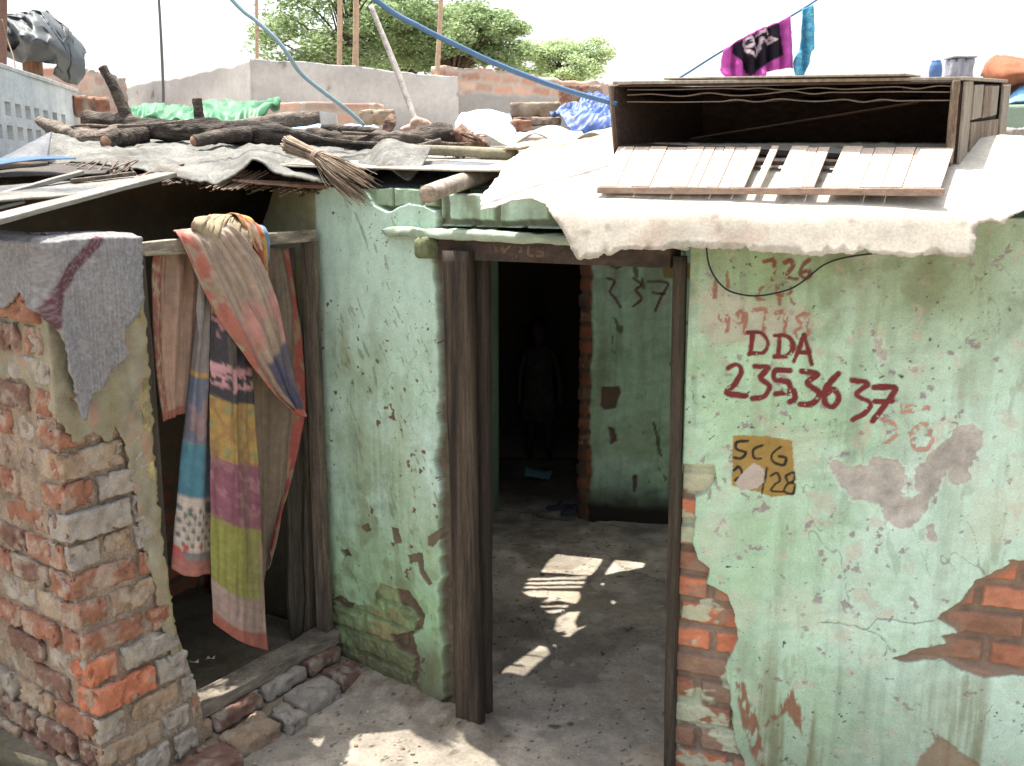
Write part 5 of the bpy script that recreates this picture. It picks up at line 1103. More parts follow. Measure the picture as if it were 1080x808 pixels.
tag(o, 'sky blue tarpaulin with small white dots beside the open crate', 'tarpaulin')
o = loft('blue_plastic', [[at(296, 136, 5.2), at(330, 137, 5.2), at(385, 140, 5.2), at(400, 140, 5.2)], [at(298, 130, 5.4), at(330, 131, 5.3), at(385, 132, 5.3), at(400, 134, 5.4)]], 50, 14, M_TARP, amp=.02, freq=12, colfn=c_bl(lin(110, 160, 214), .35), solid=.002)
tag(o, 'low crumpled strip of pale blue plastic showing behind the dark log', 'plastic sheet')
def bag(A, B):
    C = np.ones(A.shape+(3,))*lin(196, 200, 204); return cmix(C, lin(76, 128, 196), sstep(.1, .25, fbm(A*6, B*6, 0, 3, 6))*sstep(.4, .6, A))
o = loft('white_sack', [[at(482, 140, 6.2), at(505, 140, 6.15), at(545, 140, 6.2)], [at(480, 130, 6.3), at(505, 128, 6.2), at(542, 132, 6.3)], [at(488, 120, 6.5), at(512, 116, 6.45), at(538, 120, 6.5)], [at(490, 124, 6.8), at(512, 120, 6.8), at(536, 126, 6.8)]], 50, 40, M_TARP, amp=.03, freq=10, colfn=bag, solid=.003)
tag(o, 'white and blue plastic sack lying behind the rotten log end', 'sack')
o = mk('white_board', np.vstack([[at(337, 117, 4.95), at(354, 119, 4.9), at(357, 138, 4.9), at(339, 138, 4.95)], [p+A_([.0, .02, 0]) for p in (at(337, 117, 4.95), at(354, 119, 4.9), at(357, 138, 4.9), at(339, 138, 4.95))]]), [(3, 2, 1, 0), (4, 5, 6, 7), (0, 1, 5, 4), (1, 2, 6, 5), (2, 3, 7, 6), (3, 0, 4, 7)], mat('white_board_mat', lin(205, 200, 192), namt=.1, bump=.3), smooth=False)
tag(o, 'small upright white board standing behind the dark log', 'board')
# corrugated sheets between log end and crate
def corr(name, pL, pR, qL, qR, lab, amp=.028, waves=3.0, mt=M_ASB, seed=1):
    n, m_ = 90, 14; A, B = np.meshgrid(np.linspace(0, 1, n), np.linspace(0, 1, m_)); 
    P = (A_(pL)*(1-A[..., None])+A_(pR)*A[..., None])*(1-B[..., None])+(A_(qL)*(1-A[..., None])+A_(qR)*A[..., None])*B[..., None]
    P[..., 2] += amp*np.sin(A*waves*6.283+.8)+.006*fbm(A*5, B*4, 0, 3, seed); ii = np.arange(n*m_).reshape(m_, n)
    F = np.stack([ii[:-1, :-1], ii[:-1, 1:], ii[1:, 1:], ii[1:, :-1]], -1).reshape(-1, 4)
    o = mk(name, P.reshape(-1, 3), F, mt, cols=lin(186, 178, 166)*(1+.15*fbm(A*8, B*4, 0, 4, seed)).reshape(-1, 1), solid=.007); return tag(o, lab, 'roof sheet')
corr('corrugated_sheet', at(500, 146, 4.35), at(640, 146, 4.2), at(500, 138, 4.6), at(680, 138, 4.4), 'wavy cement roof sheet between the rotten log end and the crate', amp=.024, waves=2.4)
def c_straw(A, B): return np.ones(A.shape+(3,))*lin(170, 148, 118)*(1+.3*fbm(A*16, B*6, 0, 4, 3))[..., None]
o = loft('straw_mat', [[at(530, 158, 4.0), at(560, 154, 4.0), at(600, 154, 4.0), at(652, 152, 3.9)], [at(536, 152, 4.2), at(570, 148, 4.2), at(610, 147, 4.2), at(652, 141, 4.1)]], 60, 12, M_HESS, amp=.02, freq=14, colfn=c_straw, solid=.01)
tag(o, 'straw coloured matting edge lying over the upper rim of the white sheet', 'matting')
# lumps of masonry on the roof
def lump(name, c, ax_, L, W, H, kind, lab, cat='brick', grp=None, seed=1, r=.012):
    d_ = nrm([math.cos(ax_), math.sin(ax_), 0]); Vv, Ff, p = brick_geo(c, d_, A_([-d_[1], d_[0], 0]), (0, 0, 1), L, W, H, seed, r=r, amp=.007, n=(14, 6, 6)); o = mk(name, Vv, Ff, M_BRICK, cols=bcol(p, kind, seed)); return tag(o, lab, cat, grp)
lump('masonry_block', at(565, 117, 6.6), -.1, .32, .18, .10, 'm', 'brown grey masonry block with a rough top beside the dotted blue tarpaulin', 'block', seed=31)
lump('masonry_block', at(567, 128, 6.5), -.1, .30, .14, .05, 'd', 'flat brown slab under the rough masonry block by the blue tarpaulin', 'block', seed=32)
lump('loose_brick', at(549, 133, 6.3), .3, .11, .11, .07, 'r', 'single reddish loose brick between the white sack and the masonry block', seed=33)
# far masonry
def brick_face(base, seed, scale=1., plaster=None):
    def f(U, V):
        m, a, b = bricks(U, V, .24*scale, .085*scale, .02, seed); H = -.01+.014*m*(.5+.5*a)+.01*fbm(U*5, V*5, 0, 3, seed); C = brickcol(a, b, (lin(176, 124, 100), lin(166, 136, 118), lin(192, 176, 158)))
        C = C*m[..., None]+lin(176, 164, 150)*(1-m)[..., None]; C = C*(1+.15*fbm(U*6, V*6, 0, 4, seed))[..., None]
        if plaster is not None:
            g = plaster(U, V); C = cmix(C, lin(152, 148, 142)*(1+.12*fbm(U*3, V*3, 0, 5, seed+5)+.08*fbm(U*20, V*20, 0, 3, seed+6))[..., None], g); H = H*(1-g)+.012*g
        return H, C
    return f
def grey_face(seed):
    def f(U, V):
        C = lin(188, 184, 178)*(1+.18*fbm(U*2, V*2, 0, 5, seed)+.09*fbm(U*14, V*14, 0, 4, seed+1))[..., None]; C = cmix(C, lin(156, 152, 148), sstep(.05, .4, fbm(U*1.2, V*2.5, 4, 4, seed+2))*.6)
        m = sstep(.55, .6, fbm(U*9, V*9, 0, 3, seed+4)); C = cmix(C, lin(90, 84, 78), m*.7); return .008*fbm(U*4, V*4, 0, 4, seed), C
    return f
def farwall(name, pL, YL, pR, YR, hL, hR, z0, fn, lab, res=.03, thick=.2, rough=.02, cat='wall', fine=None, parent=None):
    a = at(pL, 150, YL); b = at(pR, 150, YR); d_ = (b-a)[:2]; L = float(np.linalg.norm(d_))
    o = relief(name, a[:2], d_, L, z0, lambda u: hL+(hR-hL)*u/L+rough*fbm(u*4, u*0, 0, 5, 7), res, fn, M_WALL, parent, thick=thick)
    return tag(o, lab, cat) if lab else o
def hz(py, Y): return at(540, py, Y)[2]
farwall('grey_parapet', 132, 10.2, 268, 8.0, hz(92, 10.2), hz(63, 8.0), 1.9, grey_face(501), 'bare grey plastered parapet rising towards its corner, left of the wall joint', rough=.03)
farwall('grey_parapet', 268.5, 8.0, 484, 9.05, hz(62, 8.0), hz(80, 9.05), 1.9, grey_face(511), 'long bare grey plastered parapet in front of the tree, right of the wall joint', rough=.03)
farwall('brick_parapet', 470, 9.3, 690, 11.2, hz(70, 9.3), hz(92, 11.2), 1.9, brick_face(1, 521, plaster=lambda U, V: sstep(2.80, 2.77, V+.03*fbm(U*3, V*3, 0, 3, 4)-.0*U)), 'pale red brick parapet with a plastered lower half beside the tree', rough=.05)
farwall('brick_wall', 78, 8.2, 138, 9.6, hz(72, 8.2), hz(82, 9.6), 1.9, brick_face(1, 531), 'rough unplastered brick wall between the vented wall and the grey parapet', rough=.05)
farwall('low_brick_ledge', 268, 6.9, 398, 6.8, hz(107, 6.9), hz(110, 6.8), 1.9, brick_face(1, 541), 'low rough brick ledge in front of the grey parapet, behind the logs', rough=.02, res=.02)
lump('loose_brick', at(398, 124, 6.4), .1, .22, .12, .09, 'm', 'pinkish loose brick at the right end of the low brick ledge', seed=41)
lump('loose_brick', at(96, 113, 6.6), .5, .22, .14, .13, 'r', 'red brick stump just right of the end of the vented white wall', seed=42)
lump('masonry_block', at(612, 100, 7.2), .0, .30, .2, .12, 'r', 'brick lump on the parapet top above the dotted blue tarpaulin', 'block', seed=44)
slabroof()
# whitewashed wall with square vents
vw = empty('vented_wall', (-2.6, 5.5, 1.9), 'whitewashed blue-grey wall at the left with rows of square vent holes', 'wall')
Wa = A_([-2.41, 4.5, 0]); Wb = A_([-2.79, 6.63, 0]); dW = nrm(Wb-Wa); nW = A_([dW[1], -dW[0], 0]); LW = float(np.linalg.norm(Wb-Wa))
us = []; 
def wu(px): 
    P = onplane(px, 130, Wa, nW); return float(np.dot(P-Wa, dW))
hc = [wu(p) for p in (-13, -1.5, 10, 20.7, 30.8, 40, 49.3, 58.7, 67.5)]
def hcz(px, py): return float(onplane(px, py, Wa, nW)[2])
r1c = hcz(20, 117); r2c = hcz(20, 141)
ucuts = sorted([0, LW]+[u+s*.05 for u in hc for s in (-1, 1)]); zcuts = [1.7, r2c-.034, r2c+.034, r1c-.034, r1c+.034, 2.578]
def lattice(name, O, d_, n_, us, zs, isolid, th, m, parent):
    V = []; F = []
    def q(a, b, c, e): k = len(V); V.extend([a, b, c, e]); F.append((k, k+1, k+2, k+3))
    P = lambda u, z, w: O+d_*u+A_([0, 0, z])+n_*w
    nu, nz = len(us)-1, len(zs)-1
    S = lambda i, j: 0 <= i < nu and 0 <= j < nz and isolid(i, j)
    for i in range(nu):
        for j in range(nz):
            if not S(i, j): continue
            a, b, c, e = us[i], us[i+1], zs[j], zs[j+1]
            q(P(a, c, 0), P(b, c, 0), P(b, e, 0), P(a, e, 0)); q(P(a, e, -th), P(b, e, -th), P(b, c, -th), P(a, c, -th))
            if not S(i-1, j): q(P(a, c, -th), P(a, c, 0), P(a, e, 0), P(a, e, -th))
            if not S(i+1, j): q(P(b, c, 0), P(b, c, -th), P(b, e, -th), P(b, e, 0))
            if not S(i, j-1): q(P(a, c, -th), P(b, c, -th), P(b, c, 0), P(a, c, 0))
            if not S(i, j+1): q(P(a, e, 0), P(b, e, 0), P(b, e, -th), P(a, e, -th))
    return mk(name, V, F, m, parent, smooth=False)
lattice('wall_panel', Wa, dW, nW, ucuts, zcuts, lambda i, j: not (i % 2 == 1 and j in (1, 3)), .11, mat('whitewash', lin(204, 208, 206), nscale=6, namt=.12, bump=.5, bscale=30, two=lin(184, 192, 192)), vw)
board('coping', Wa-nW*.055+ZF(2.580), Wb-nW*.055+ZF(2.580), .125, .022, mat('coping_plaster', lin(190, 190, 186), namt=.15, bump=.5), vw, seed=3)
# tarp-wrapped stack behind it
def c_tarp(A, B): return np.ones(A.shape+(3,))*lin(58, 66, 70)*(1+.25*fbm(A*4, B*4, 0, 4, 3))[..., None]
o = loft('grey_tarp', [[at(-30, 60, 6.9), at(0, 58, 6.8), at(18, 63, 6.7), at(40, 62, 6.7), at(54, 64, 6.7), at(62, 82, 6.9), at(80, 90, 7.1), at(83, 84, 7.3)],
                       [at(-30, 35, 6.7), at(0, 35, 6.6), at(20, 35, 6.5), at(44, 40, 6.5), at(58, 46, 6.7), at(70, 60, 6.9), at(83, 66, 7.1), at(86, 56, 7.3)],
                       [at(-30, 18, 6.8), at(4, 17, 6.7), at(20, 15, 6.7), at(38, 10, 6.8), at(52, 20, 6.9), at(66, 28, 7.0), at(76, 38, 7.2), at(84, 48, 7.4)],
                       [at(-30, 10, 7.3), at(5, 14, 7.3), at(20, 11, 7.3), at(42, 7, 7.3), at(52, 16, 7.4), at(66, 28, 7.5), at(78, 40, 7.6), at(84, 50, 7.7)]], 110, 90, M_TARP, amp=.07, freq=3.5, folds=lambda A, B: -.22*np.abs(fbm(A*6+B, B*1.6, 0, 3, 8))-.12*np.abs(fbm(A*11+B*3, B*4, 0, 3, 12))+.10*(A > .6)*sstep(.62, .70, A), colfn=c_tarp, solid=.006, disp=(0, -1, .2))
tag(o, 'dark grey tarpaulin wrapped over a stack above the vented wall', 'tarpaulin')
bs_ = lump('brick_pier', at(35, 74, 7.1)+A_([0, 0, -.15]), .1, .10, .12, .62, 'r', 'narrow brick pier standing under the grey tarpaulin', 'pier', seed=51, r=.008)
o = rope('roof_pipe', [at(1, 110, 6.4), at(2, 10, 6.4), at(1, -60, 6.4)], .03, mat('brown_pipe', lin(120, 88, 74), namt=.15, bump=.2), n=10, seg=12); tag(o, 'brown pipe standing at the far left in front of the grey tarpaulin', 'pipe')
o = rope('hanging_string', [at(2, 20, 6.3), at(8, 42, 6.3), at(14, 60, 6.2), at(17, 78, 6.1), at(21, 104, 6.0)], .004, mat('string', lin(120, 100, 86), namt=.1, bump=0), n=20, seg=6); tag(o, 'thin brown string hanging down across the grey tarpaulin', 'string')
# poles
pg = 'thin bamboo poles above the grey parapet'; mbm = mat('bamboo', lin(176, 146, 116), nscale=30, namt=.2, bump=.3)
for (x0, y0, x1_, y1_, Y, r, lab) in ((172, 90, 163, -60, 8.8, .012, 'thin dark pole leaning slightly, leftmost above the grey parapet'), (271, 64, 268, -60, 8.2, .014, 'thin brown pole standing at the corner of the grey parapets'), (358, 72, 357, -60, 8.7, .022, 'left one of the two bamboo poles before the tree'), (375, 72, 374, -60, 8.8, .026, 'right one of the two bamboo poles before the tree'), (461, 80, 466, -50, 9.2, .022, 'lone bamboo pole before the right half of the tree')):
    a = at(x0, y0, Y); V, F = tube([at(x0, y0+30, Y), at(x0, y0, Y), at((x0+x1_)/2+1, (y0+y1_)/2, Y), at(x1_, y1_, Y)], [r, r, r*.9, r*.8], 30, 8, .06); tag(mk('bamboo_pole', V, F, mbm if 'dark' not in lab else mat('thin_dark_pole', lin(96, 96, 92))), lab, 'pole', pg)
V, F = tube([at(391, 6, 5.3), at(408, 48, 5.25), at(420, 78, 5.2), at(440, 132, 5.1)], [.013, .015, .016, .014], 30, 10, .08); tag(mk('leaning_stick', V, F, mat('pale_stick', lin(176, 168, 158), nscale=20, namt=.3, bump=.4)), 'pale grey stick leaning diagonally before the grey parapet', 'stick')
# cables
mc = mat('blue_cable_mat', lin(54, 98, 140), nscale=40, namt=.08, bump=.1, rough=.5); mc2 = mat('teal_cable_mat', lin(116, 146, 158), nscale=40, namt=.08, bump=.1, rough=.5)
o = rope('blue_cable', [at(250, -120, 3.0), at(395, -1, 3.1), at(440, 27, 3.12), at(480, 47, 3.15), at(520, 66, 3.2), at(560, 82, 3.25), at(600, 96, 3.28), at(650, 110, 3.34)], .0085, mc, n=80); tag(o, 'thick blue hose slanting down to the corner of the open crate', 'hose')
o = rope('grey_cable', [at(170, -90, 4.2), at(244, -1, 4.2), at(270, 22, 4.2), at(292, 42, 4.2), at(304, 58, 4.2), at(318, 78, 4.25), at(345, 100, 4.3), at(365, 115, 4.35), at(384, 132, 4.4)], .0085, mc2, n=80); tag(o, 'grey blue cable kinking down onto the log pile', 'cable')
# clothes line
o = rope('clothes_line', [at(700, 90, 4.3), at(720, 80, 4.3), at(763, 53, 4.3), at(800, 35, 4.3), at(855, 4, 4.3), at(960, -70, 4.3)], .005, mc, n=30, seg=6); tag(o, 'blue clothes line rising to the right above the crate', 'rope')
def shirt():
    def g(pts): return [(x/2.99+720, y/2.99) for x, y in pts]
    out = [(130, 160), (165, 132), (235, 96), (310, 66), (342, 50), (346, 120), (348, 214), (322, 216), (300, 220), (262, 226), (254, 244), (200, 246), (135, 244), (124, 220)]
    Yc = 4.25; W = lambda x, y: at(720+x/2.99, y/2.99, Yc)
    s_ = 1/2.99/FPX*Yc
    def mp(u, v):
        P = np.array([at(720+a, b, Yc) for a, b in zip(u, v)]); P[:, 1] += .02*np.sin(u*.5)+.012*vn(u*.12, v*.1, 0, 3); return P
    def col(u, v):
        C = np.tile(lin(190, 50, 165), (len(u), 1))*(1+.15*vn(u*.2, v*.2, 0, 3))[:, None]
        k = sdf(u, v, [(x/2.99, y/2.99) for x, y in [(162, 137), (306, 70), (320, 172), (266, 200), (212, 244), (188, 200), (160, 165)]]); C = cmix(C, lin(40, 34, 44), sstep(-.4, .4, k))
        d = np.full(u.shape, 9.)
        for q in ([(190, 125), (215, 120), (225, 138), (205, 150), (190, 140), (200, 130)], [(235, 110), (262, 92), (270, 105)], [(262, 130), (280, 118), (288, 128), (272, 138), (262, 130)], [(215, 170), (230, 178), (240, 160), (232, 150)], [(240, 158), (246, 140), (250, 120)], [(200, 158), (222, 172)]): d = np.minimum(d, segdist(u, v, [(x/2.99, y/2.99) for x, y in q]))
        return cmix(C, lin(214, 190, 200), sstep(2.0, 1.0, d+1.3*vn(u*1.1, v*1.1, 0, 6)*.8)*sstep(-.2, .2, k))
    o = sheet('hanging_shirt', [(x/2.99, y/2.99) for x, y in out], 1.3, mp, M_CLOTH, solid=.003, colfn=col, jagamp=.8, jagstep=3)
    tag(o, 'magenta garment with a black flowered panel pegged on the clothes line', 'garment')
    out2 = [(374, 30), (405, 18), (408, 70), (416, 148), (402, 166), (398, 200), (386, 240), (356, 237), (350, 200), (366, 150), (372, 90)]
    def col2(u, v): return cmix(np.tile(lin(40, 150, 190), (len(u), 1)), lin(90, 190, 214), sstep(.1, .3, vn(u*.8, v*.8, 0, 6)))
    o = sheet('hanging_scarf', [(x/2.99, y/2.99) for x, y in out2], 1.3, mp, M_CLOTH, solid=.003, colfn=col2, jagamp=.6, jagstep=3)
    tag(o, 'narrow turquoise cloth hanging on the clothes line right of the magenta garment', 'cloth')
shirt()
# ------------------------------------------------ right background
farwall('green_block_wall', 1020, 5.4, 1200, 5.0, hz(110, 5.3), hz(108, 5.1), 1.9, wall_plain(551, lin(130, 150, 130), .6), 'low pale green masonry wall behind the crate at the right edge', res=.02, rough=.01)
lump('masonry_block', at(1073, 138, 4.3)-A_([0, 0, .02]), .2, .12, .1, .06, 'g', 'small grey block on the roof at the right edge of the view', 'block', seed=61)
o = loft('orange_cloth', [[at(1034, 80, 6.0), at(1045, 88, 5.8), at(1060, 90, 5.7), at(1095, 84, 5.7)], [at(1036, 74, 6.0), at(1048, 70, 5.8), at(1065, 72, 5.7), at(1095, 72, 5.7)], [at(1040, 66, 6.2), at(1050, 60, 6.1), at(1066, 60, 6.1), at(1095, 66, 6.1)], [at(1042, 66, 6.6), at(1050, 62, 6.6), at(1066, 61, 6.6), at(1095, 68, 6.6)]], 50, 40, M_CLOTH, amp=.03, freq=7, colfn=lambda A, B: np.ones(A.shape+(3,))*lin(140, 78, 44)*(1+.2*fbm(A*6, B*5, 0, 3, 3))[..., None], solid=.006)
tag(o, 'orange cloth heaped on a stack behind the crate at the right edge', 'cloth')
o = loft('blue_cloth', [[at(1064, 108, 5.6), at(1080, 106, 5.6), at(1100, 106, 5.6)], [at(1064, 100, 5.7), at(1078, 94, 5.7), at(1100, 92, 5.7)], [at(1072, 94, 5.9), at(1084, 90, 5.9), at(1100, 88, 5.9)]], 30, 20, M_TARP, amp=.02, freq=9, colfn=c_bl(lin(70, 150, 206)), solid=.004)
tag(o, 'bright blue plastic lying below the orange cloth', 'plastic sheet')
o = loft('dark_bundle', [[at(1052, 112, 5.75), at(1075, 112, 5.7), at(1120, 112, 5.7)], [at(1052, 98, 5.75), at(1072, 96, 5.7), at(1120, 94, 5.7)], [at(1054, 86, 6.0), at(1080, 84, 6.0), at(1120, 82, 6.0)]], 30, 20, M_TARP, amp=.03, freq=6, colfn=c_bl(lin(70, 70, 84)), solid=.006)
tag(o, 'dark bundle under the orange cloth behind the crate', 'bundle')
# water barrel and tank on a far roof
bt = empty('water_barrel', at(986, 92, 12.0), 'small blue water barrel on the far roofline behind the crate', 'barrel')
b0 = at(986, 84, 12.0); V, F = tube([b0, b0+A_([0, 0, .05]), b0+A_([0, 0, .1]), b0+A_([0, 0, .18]), b0+A_([0, 0, .2])], [.065, .07, .072, .066, .05], 20, 20); mk('barrel_body', V, F, mat('barrel_blue', lin(60, 104, 160), namt=.08, bump=0, rough=.4), bt)
V, F = tube([b0+A_([0, 0, .2]), b0+A_([0, 0, .215])], [.052, .045], 3, 20); mk('lid', V, F, mat('barrel_blue'), bt)
wt = empty('water_tank', at(1012, 92, 12.5), 'pale grey boxy tank on the far roofline right of the blue barrel', 'tank')
t0 = at(1011, 84, 12.5); Vv, Ff, p = brick_geo(t0+A_([0, 0, .12]), (1, 0, 0), (0, 1, 0), (0, 0, 1), .26, .26, .24, 3, r=.02, amp=.002); mk('tank_body', Vv, Ff, mat('tank_grey', lin(160, 160, 170), namt=.1, bump=.2), wt)
Vv, Ff, p = brick_geo(t0+A_([0, 0, .25]), (1, 0, 0), (0, 1, 0), (0, 0, 1), .29, .29, .02, 4, r=.006, amp=.001); mk('rim', Vv, Ff, mat('tank_grey'), wt)
farwall('far_house_wall', 900, 12.8, 1300, 12.8, hz(84, 12.8), hz(84, 12.8), 0, wall_plain(561, lin(190, 182, 170)), 'pale far house wall carrying the barrel and tank, mostly hidden by the crate', res=.2)

# ================================================================== trees
def tree(name, c, crown_lo, crown_hi, rx, leaves, leafsz, cols, lab, seed, trunk_r=.25, nb=60, par=None):
    rt = empty(name, (c[0], c[1], 0), lab, 'tree', None); r_ = random.Random(seed); rng = np.random.default_rng(seed)
    mid = (crown_lo+crown_hi)/2; rz = (crown_hi-crown_lo)/2
    V, F = tube([(c[0], c[1], 0), (c[0]+.1, c[1], crown_lo*.6), (c[0]-.1, c[1], crown_lo+rz*.4), (c[0]+.15, c[1], mid+rz*.5)], [trunk_r, trunk_r*.8, trunk_r*.6, trunk_r*.2], 30, 10, .1, nf=2)
    tk = MB(); tk.add(V, F)
    cl = []
    for i in range(nb):
        th = r_.uniform(0, 6.283); ph = math.acos(r_.uniform(-.75, 1)); rr_ = r_.uniform(.5, 1.12)
        p = A_([c[0]+math.cos(th)*math.sin(ph)*rx*rr_, c[1]+math.sin(th)*math.sin(ph)*rx*.8*rr_, mid+math.cos(ph)*rz*rr_]); cl.append(p)
        q0 = A_([c[0], c[1], r_.uniform(crown_lo*.9, mid)]); 
        V, F = tube([q0, (q0+p)/2+A_([0, 0, .2]), p], [trunk_r*.18, trunk_r*.08, .01], 8, 5); tk.add(V, F)
    tk.build('trunk', mat('tree_bark', lin(92, 78, 64), namt=.3, bump=.5), rt)
    per = leaves//nb; allP = []
    for p in cl:
        s_ = r_.uniform(.35, .8)*rx*.42; d = rng.normal(size=(per, 3)); d /= np.linalg.norm(d, axis=1)[:, None]; d *= (rng.random(per)**.45)[:, None]*s_; d[:, 2] *= .62; allP.append(p+d)
    Pp = np.vstack(allP); n = len(Pp); a = rng.normal(size=(n, 3)); a[:, 2] *= .35; a /= np.linalg.norm(a, axis=1)[:, None]; b = np.cross(a, rng.normal(size=(n, 3))); b /= np.linalg.norm(b, axis=1)[:, None]
    L = leafsz*(.6+.8*rng.random(n))[:, None]; Wd = L*.42
    V = np.stack([Pp-a*L, Pp-b*Wd, Pp+a*L, Pp+b*Wd], 1).reshape(-1, 3); F = np.arange(4*n).reshape(n, 4)
    t = rng.random((n, 1)); C = cols[0]*(1-t)+cols[1]*t; C = np.repeat(C, 4, 0)
    mk('crown', V, F, mat('leaf', nscale=2, namt=.1, bump=0, rough=.6, translucent=.5), rt, cols=C, smooth=False)
GA, GB = A_([.16, .27, .09]), A_([.36, .46, .22])  # leaf greens paled in colour to stand in for glare and haze
T = lambda px, Y: at(px, 60, Y)
tree('tree', T(370, 23), hz(95, 23), hz(-60, 23)-.2, 2.0, 20000, .055, (GA, GB), 'tall leafy tree behind the two bamboo poles, crown cut by the photo top', 3, nb=60)
tree('tree', T(478, 24), hz(82, 24), hz(6, 24), 1.55, 22000, .055, (GA*1.0, GB), 'rounder green tree right of the bamboo poles behind the brick parapet', 4, nb=56)
tree('tree', T(590, 34), hz(95, 34), hz(42, 34), 1.6, 14000, .06, (GB*.9, GB*1.5), 'paler lower tree farthest right over the brick parapet', 5, nb=34)
tree('tree', T(425, 27), hz(90, 27), hz(-10, 27), 1.9, 14000, .06, (GA*1.2, GB*1.2), 'loose pale green tree seen between the two nearer crowns', 6, nb=36)

# ================================================================== inside the dark room
def person():
    rt = empty('person', at(568, 487, 7.0)*A_([1, 1, 0])+A_([0, 0, .03]), 'small child in a long tunic standing in the dark inner doorway', 'person'); b = ORIG[rt.name]
    J = {'pel': (0, 0, .50), 'wai': (0, 0, .60), 'che': (0, .0, .72), 'nec': (0, 0, .82), 'hd0': (0, -.01, .87), 'hd1': (0, -.015, .94), 'hd2': (0, -.005, 1.0),
         'hl': (-.055, 0, .46), 'kl': (-.06, -.015, .27), 'al': (-.065, .005, .05), 'tl': (-.07, -.07, .025), 'hr': (.055, 0, .46), 'kr': (.065, -.02, .27), 'ar': (.07, 0, .05), 'tr': (.08, -.07, .025),
         'sl': (-.095, 0, .79), 'el': (-.135, .0, .63), 'wl': (-.14, -.04, .49), 'pl': (-.14, -.05, .455), 'sr': (.095, 0, .79), 'er': (.14, .0, .63), 'wr': (.15, -.04, .49), 'pr': (.15, -.05, .455)}
    E = [('pel', 'wai'), ('wai', 'che'), ('che', 'nec'), ('nec', 'hd0'), ('hd0', 'hd1'), ('hd1', 'hd2'), ('pel', 'hl'), ('hl', 'kl'), ('kl', 'al'), ('al', 'tl'), ('pel', 'hr'), ('hr', 'kr'), ('kr', 'ar'), ('ar', 'tr'), ('che', 'sl'), ('sl', 'el'), ('el', 'wl'), ('wl', 'pl'), ('che', 'sr'), ('sr', 'er'), ('er', 'wr'), ('wr', 'pr')]
    Rd = {'pel': .07, 'wai': .065, 'che': .075, 'nec': .03, 'hd0': .05, 'hd1': .068, 'hd2': .05, 'hl': .048, 'kl': .034, 'al': .024, 'tl': .018, 'sl': .034, 'el': .024, 'wl': .018, 'pl': .02}
    for k_ in list(Rd): 
        if k_.endswith('l') and k_[0] in 'hkatsewp' and len(k_) == 2: Rd[k_[0]+'r'] = Rd[k_]
    ks = list(J); vs = [tuple(J[k_]) for k_ in ks]; ed = [(ks.index(a), ks.index(c)) for a, c in E]
    rad = [Rd[k_] for k_ in ks]
    for sx, w in ((-1, 'pl'), (1, 'pr')):
        w0 = A_(J[w])
        for f_ in range(5):
            o1 = A_([(f_-1.5)*.009, -.012, -.022]) if f_ < 4 else A_([-sx*.020, -.016, -.004]); ln = (.8, 1, .95, .75, .7)[f_]
            i0 = len(vs); vs.append(tuple(w0+o1*.7)); vs.append(tuple(w0+o1+A_([0, -.008, -.020*ln]))); rad += [.0055, .0045]; ed += [(ks.index(w), i0), (i0, i0+1)]
    me = bpy.data.meshes.new('body'); me.from_pydata(vs, ed, []); o = bpy.data.objects.new('body', me); COL.objects.link(o); o.parent = rt; ORIG[o.name] = b
    md = o.modifiers.new('s', 'SKIN'); sv = me.skin_vertices[0].data
    for i, r_ in enumerate(rad): sv[i].radius = (r_, r_)
    sv[0].use_root = True; md.use_smooth_shade = True; o.modifiers.new('u', 'SUBSURF').levels = 2; o.modifiers['u'].render_levels = 2
    me.materials.append(mat('skin', lin(56, 36, 28), namt=.05, bump=0, rough=.6))
    # tunic
    def ring(z, rx_, ry_, n=28): th = np.linspace(0, 6.283, n, endpoint=False); k_ = 1+.06*np.sin(th*7)*(z < .5); return [b+A_([math.cos(t)*rx_*k2, math.sin(t)*ry_*k2, z]) for t, k2 in zip(th, k_)]
    RR = [ring(.30, .15, .12), ring(.45, .125, .1), ring(.58, .10, .082), ring(.70, .105, .085), ring(.79, .10, .06), ring(.825, .045, .04)]
    V = np.array(sum(RR, [])); F = [(i*28+j, i*28+(j+1) % 28, (i+1)*28+(j+1) % 28, (i+1)*28+j) for i in range(5) for j in range(28)]
    mk('tunic', V, F, mat('tunic_cloth', lin(66, 64, 50), nscale=30, namt=.3, two=lin(40, 56, 54)), rt, solid=.004)
    Vh, Fh, ph = brick_geo(b+A_([0, .012, .975]), (1, 0, 0), (0, 1, 0), (0, 0, 1), .135, .135, .10, 7, r=.05, amp=.006); mk('hair', Vh, Fh, mat('hair_black', lin(26, 22, 20), namt=.2), rt)
    for sx in (-1, 1):
        Ve, Fe, pe = brick_geo(b+A_([sx*.024, -.080, .93]), (1, 0, 0), (0, 1, 0), (0, 0, 1), .016, .01, .01, 7, r=.005, amp=0, n=(4, 4, 4)); mk('eye', Ve, Fe, mat('eye_white', lin(120, 116, 108), namt=0, bump=0), rt)
    Vn, Fn = tube([b+A_([0, -.078, .932]), b+A_([0, -.092, .912]), b+A_([0, -.080, .906])], [.005, .009, .005], 8, 8); mk('nose', Vn, Fn, mat('skin'), rt)
    Vm, Fm = tube([b+A_([-.018, -.072, .888]), b+A_([0, -.078, .886]), b+A_([.018, -.072, .888])], [.002, .005, .002], 8, 6); mk('mouth', Vm, Fm, mat('lips', lin(110, 60, 52), namt=0, bump=0), rt)
person()
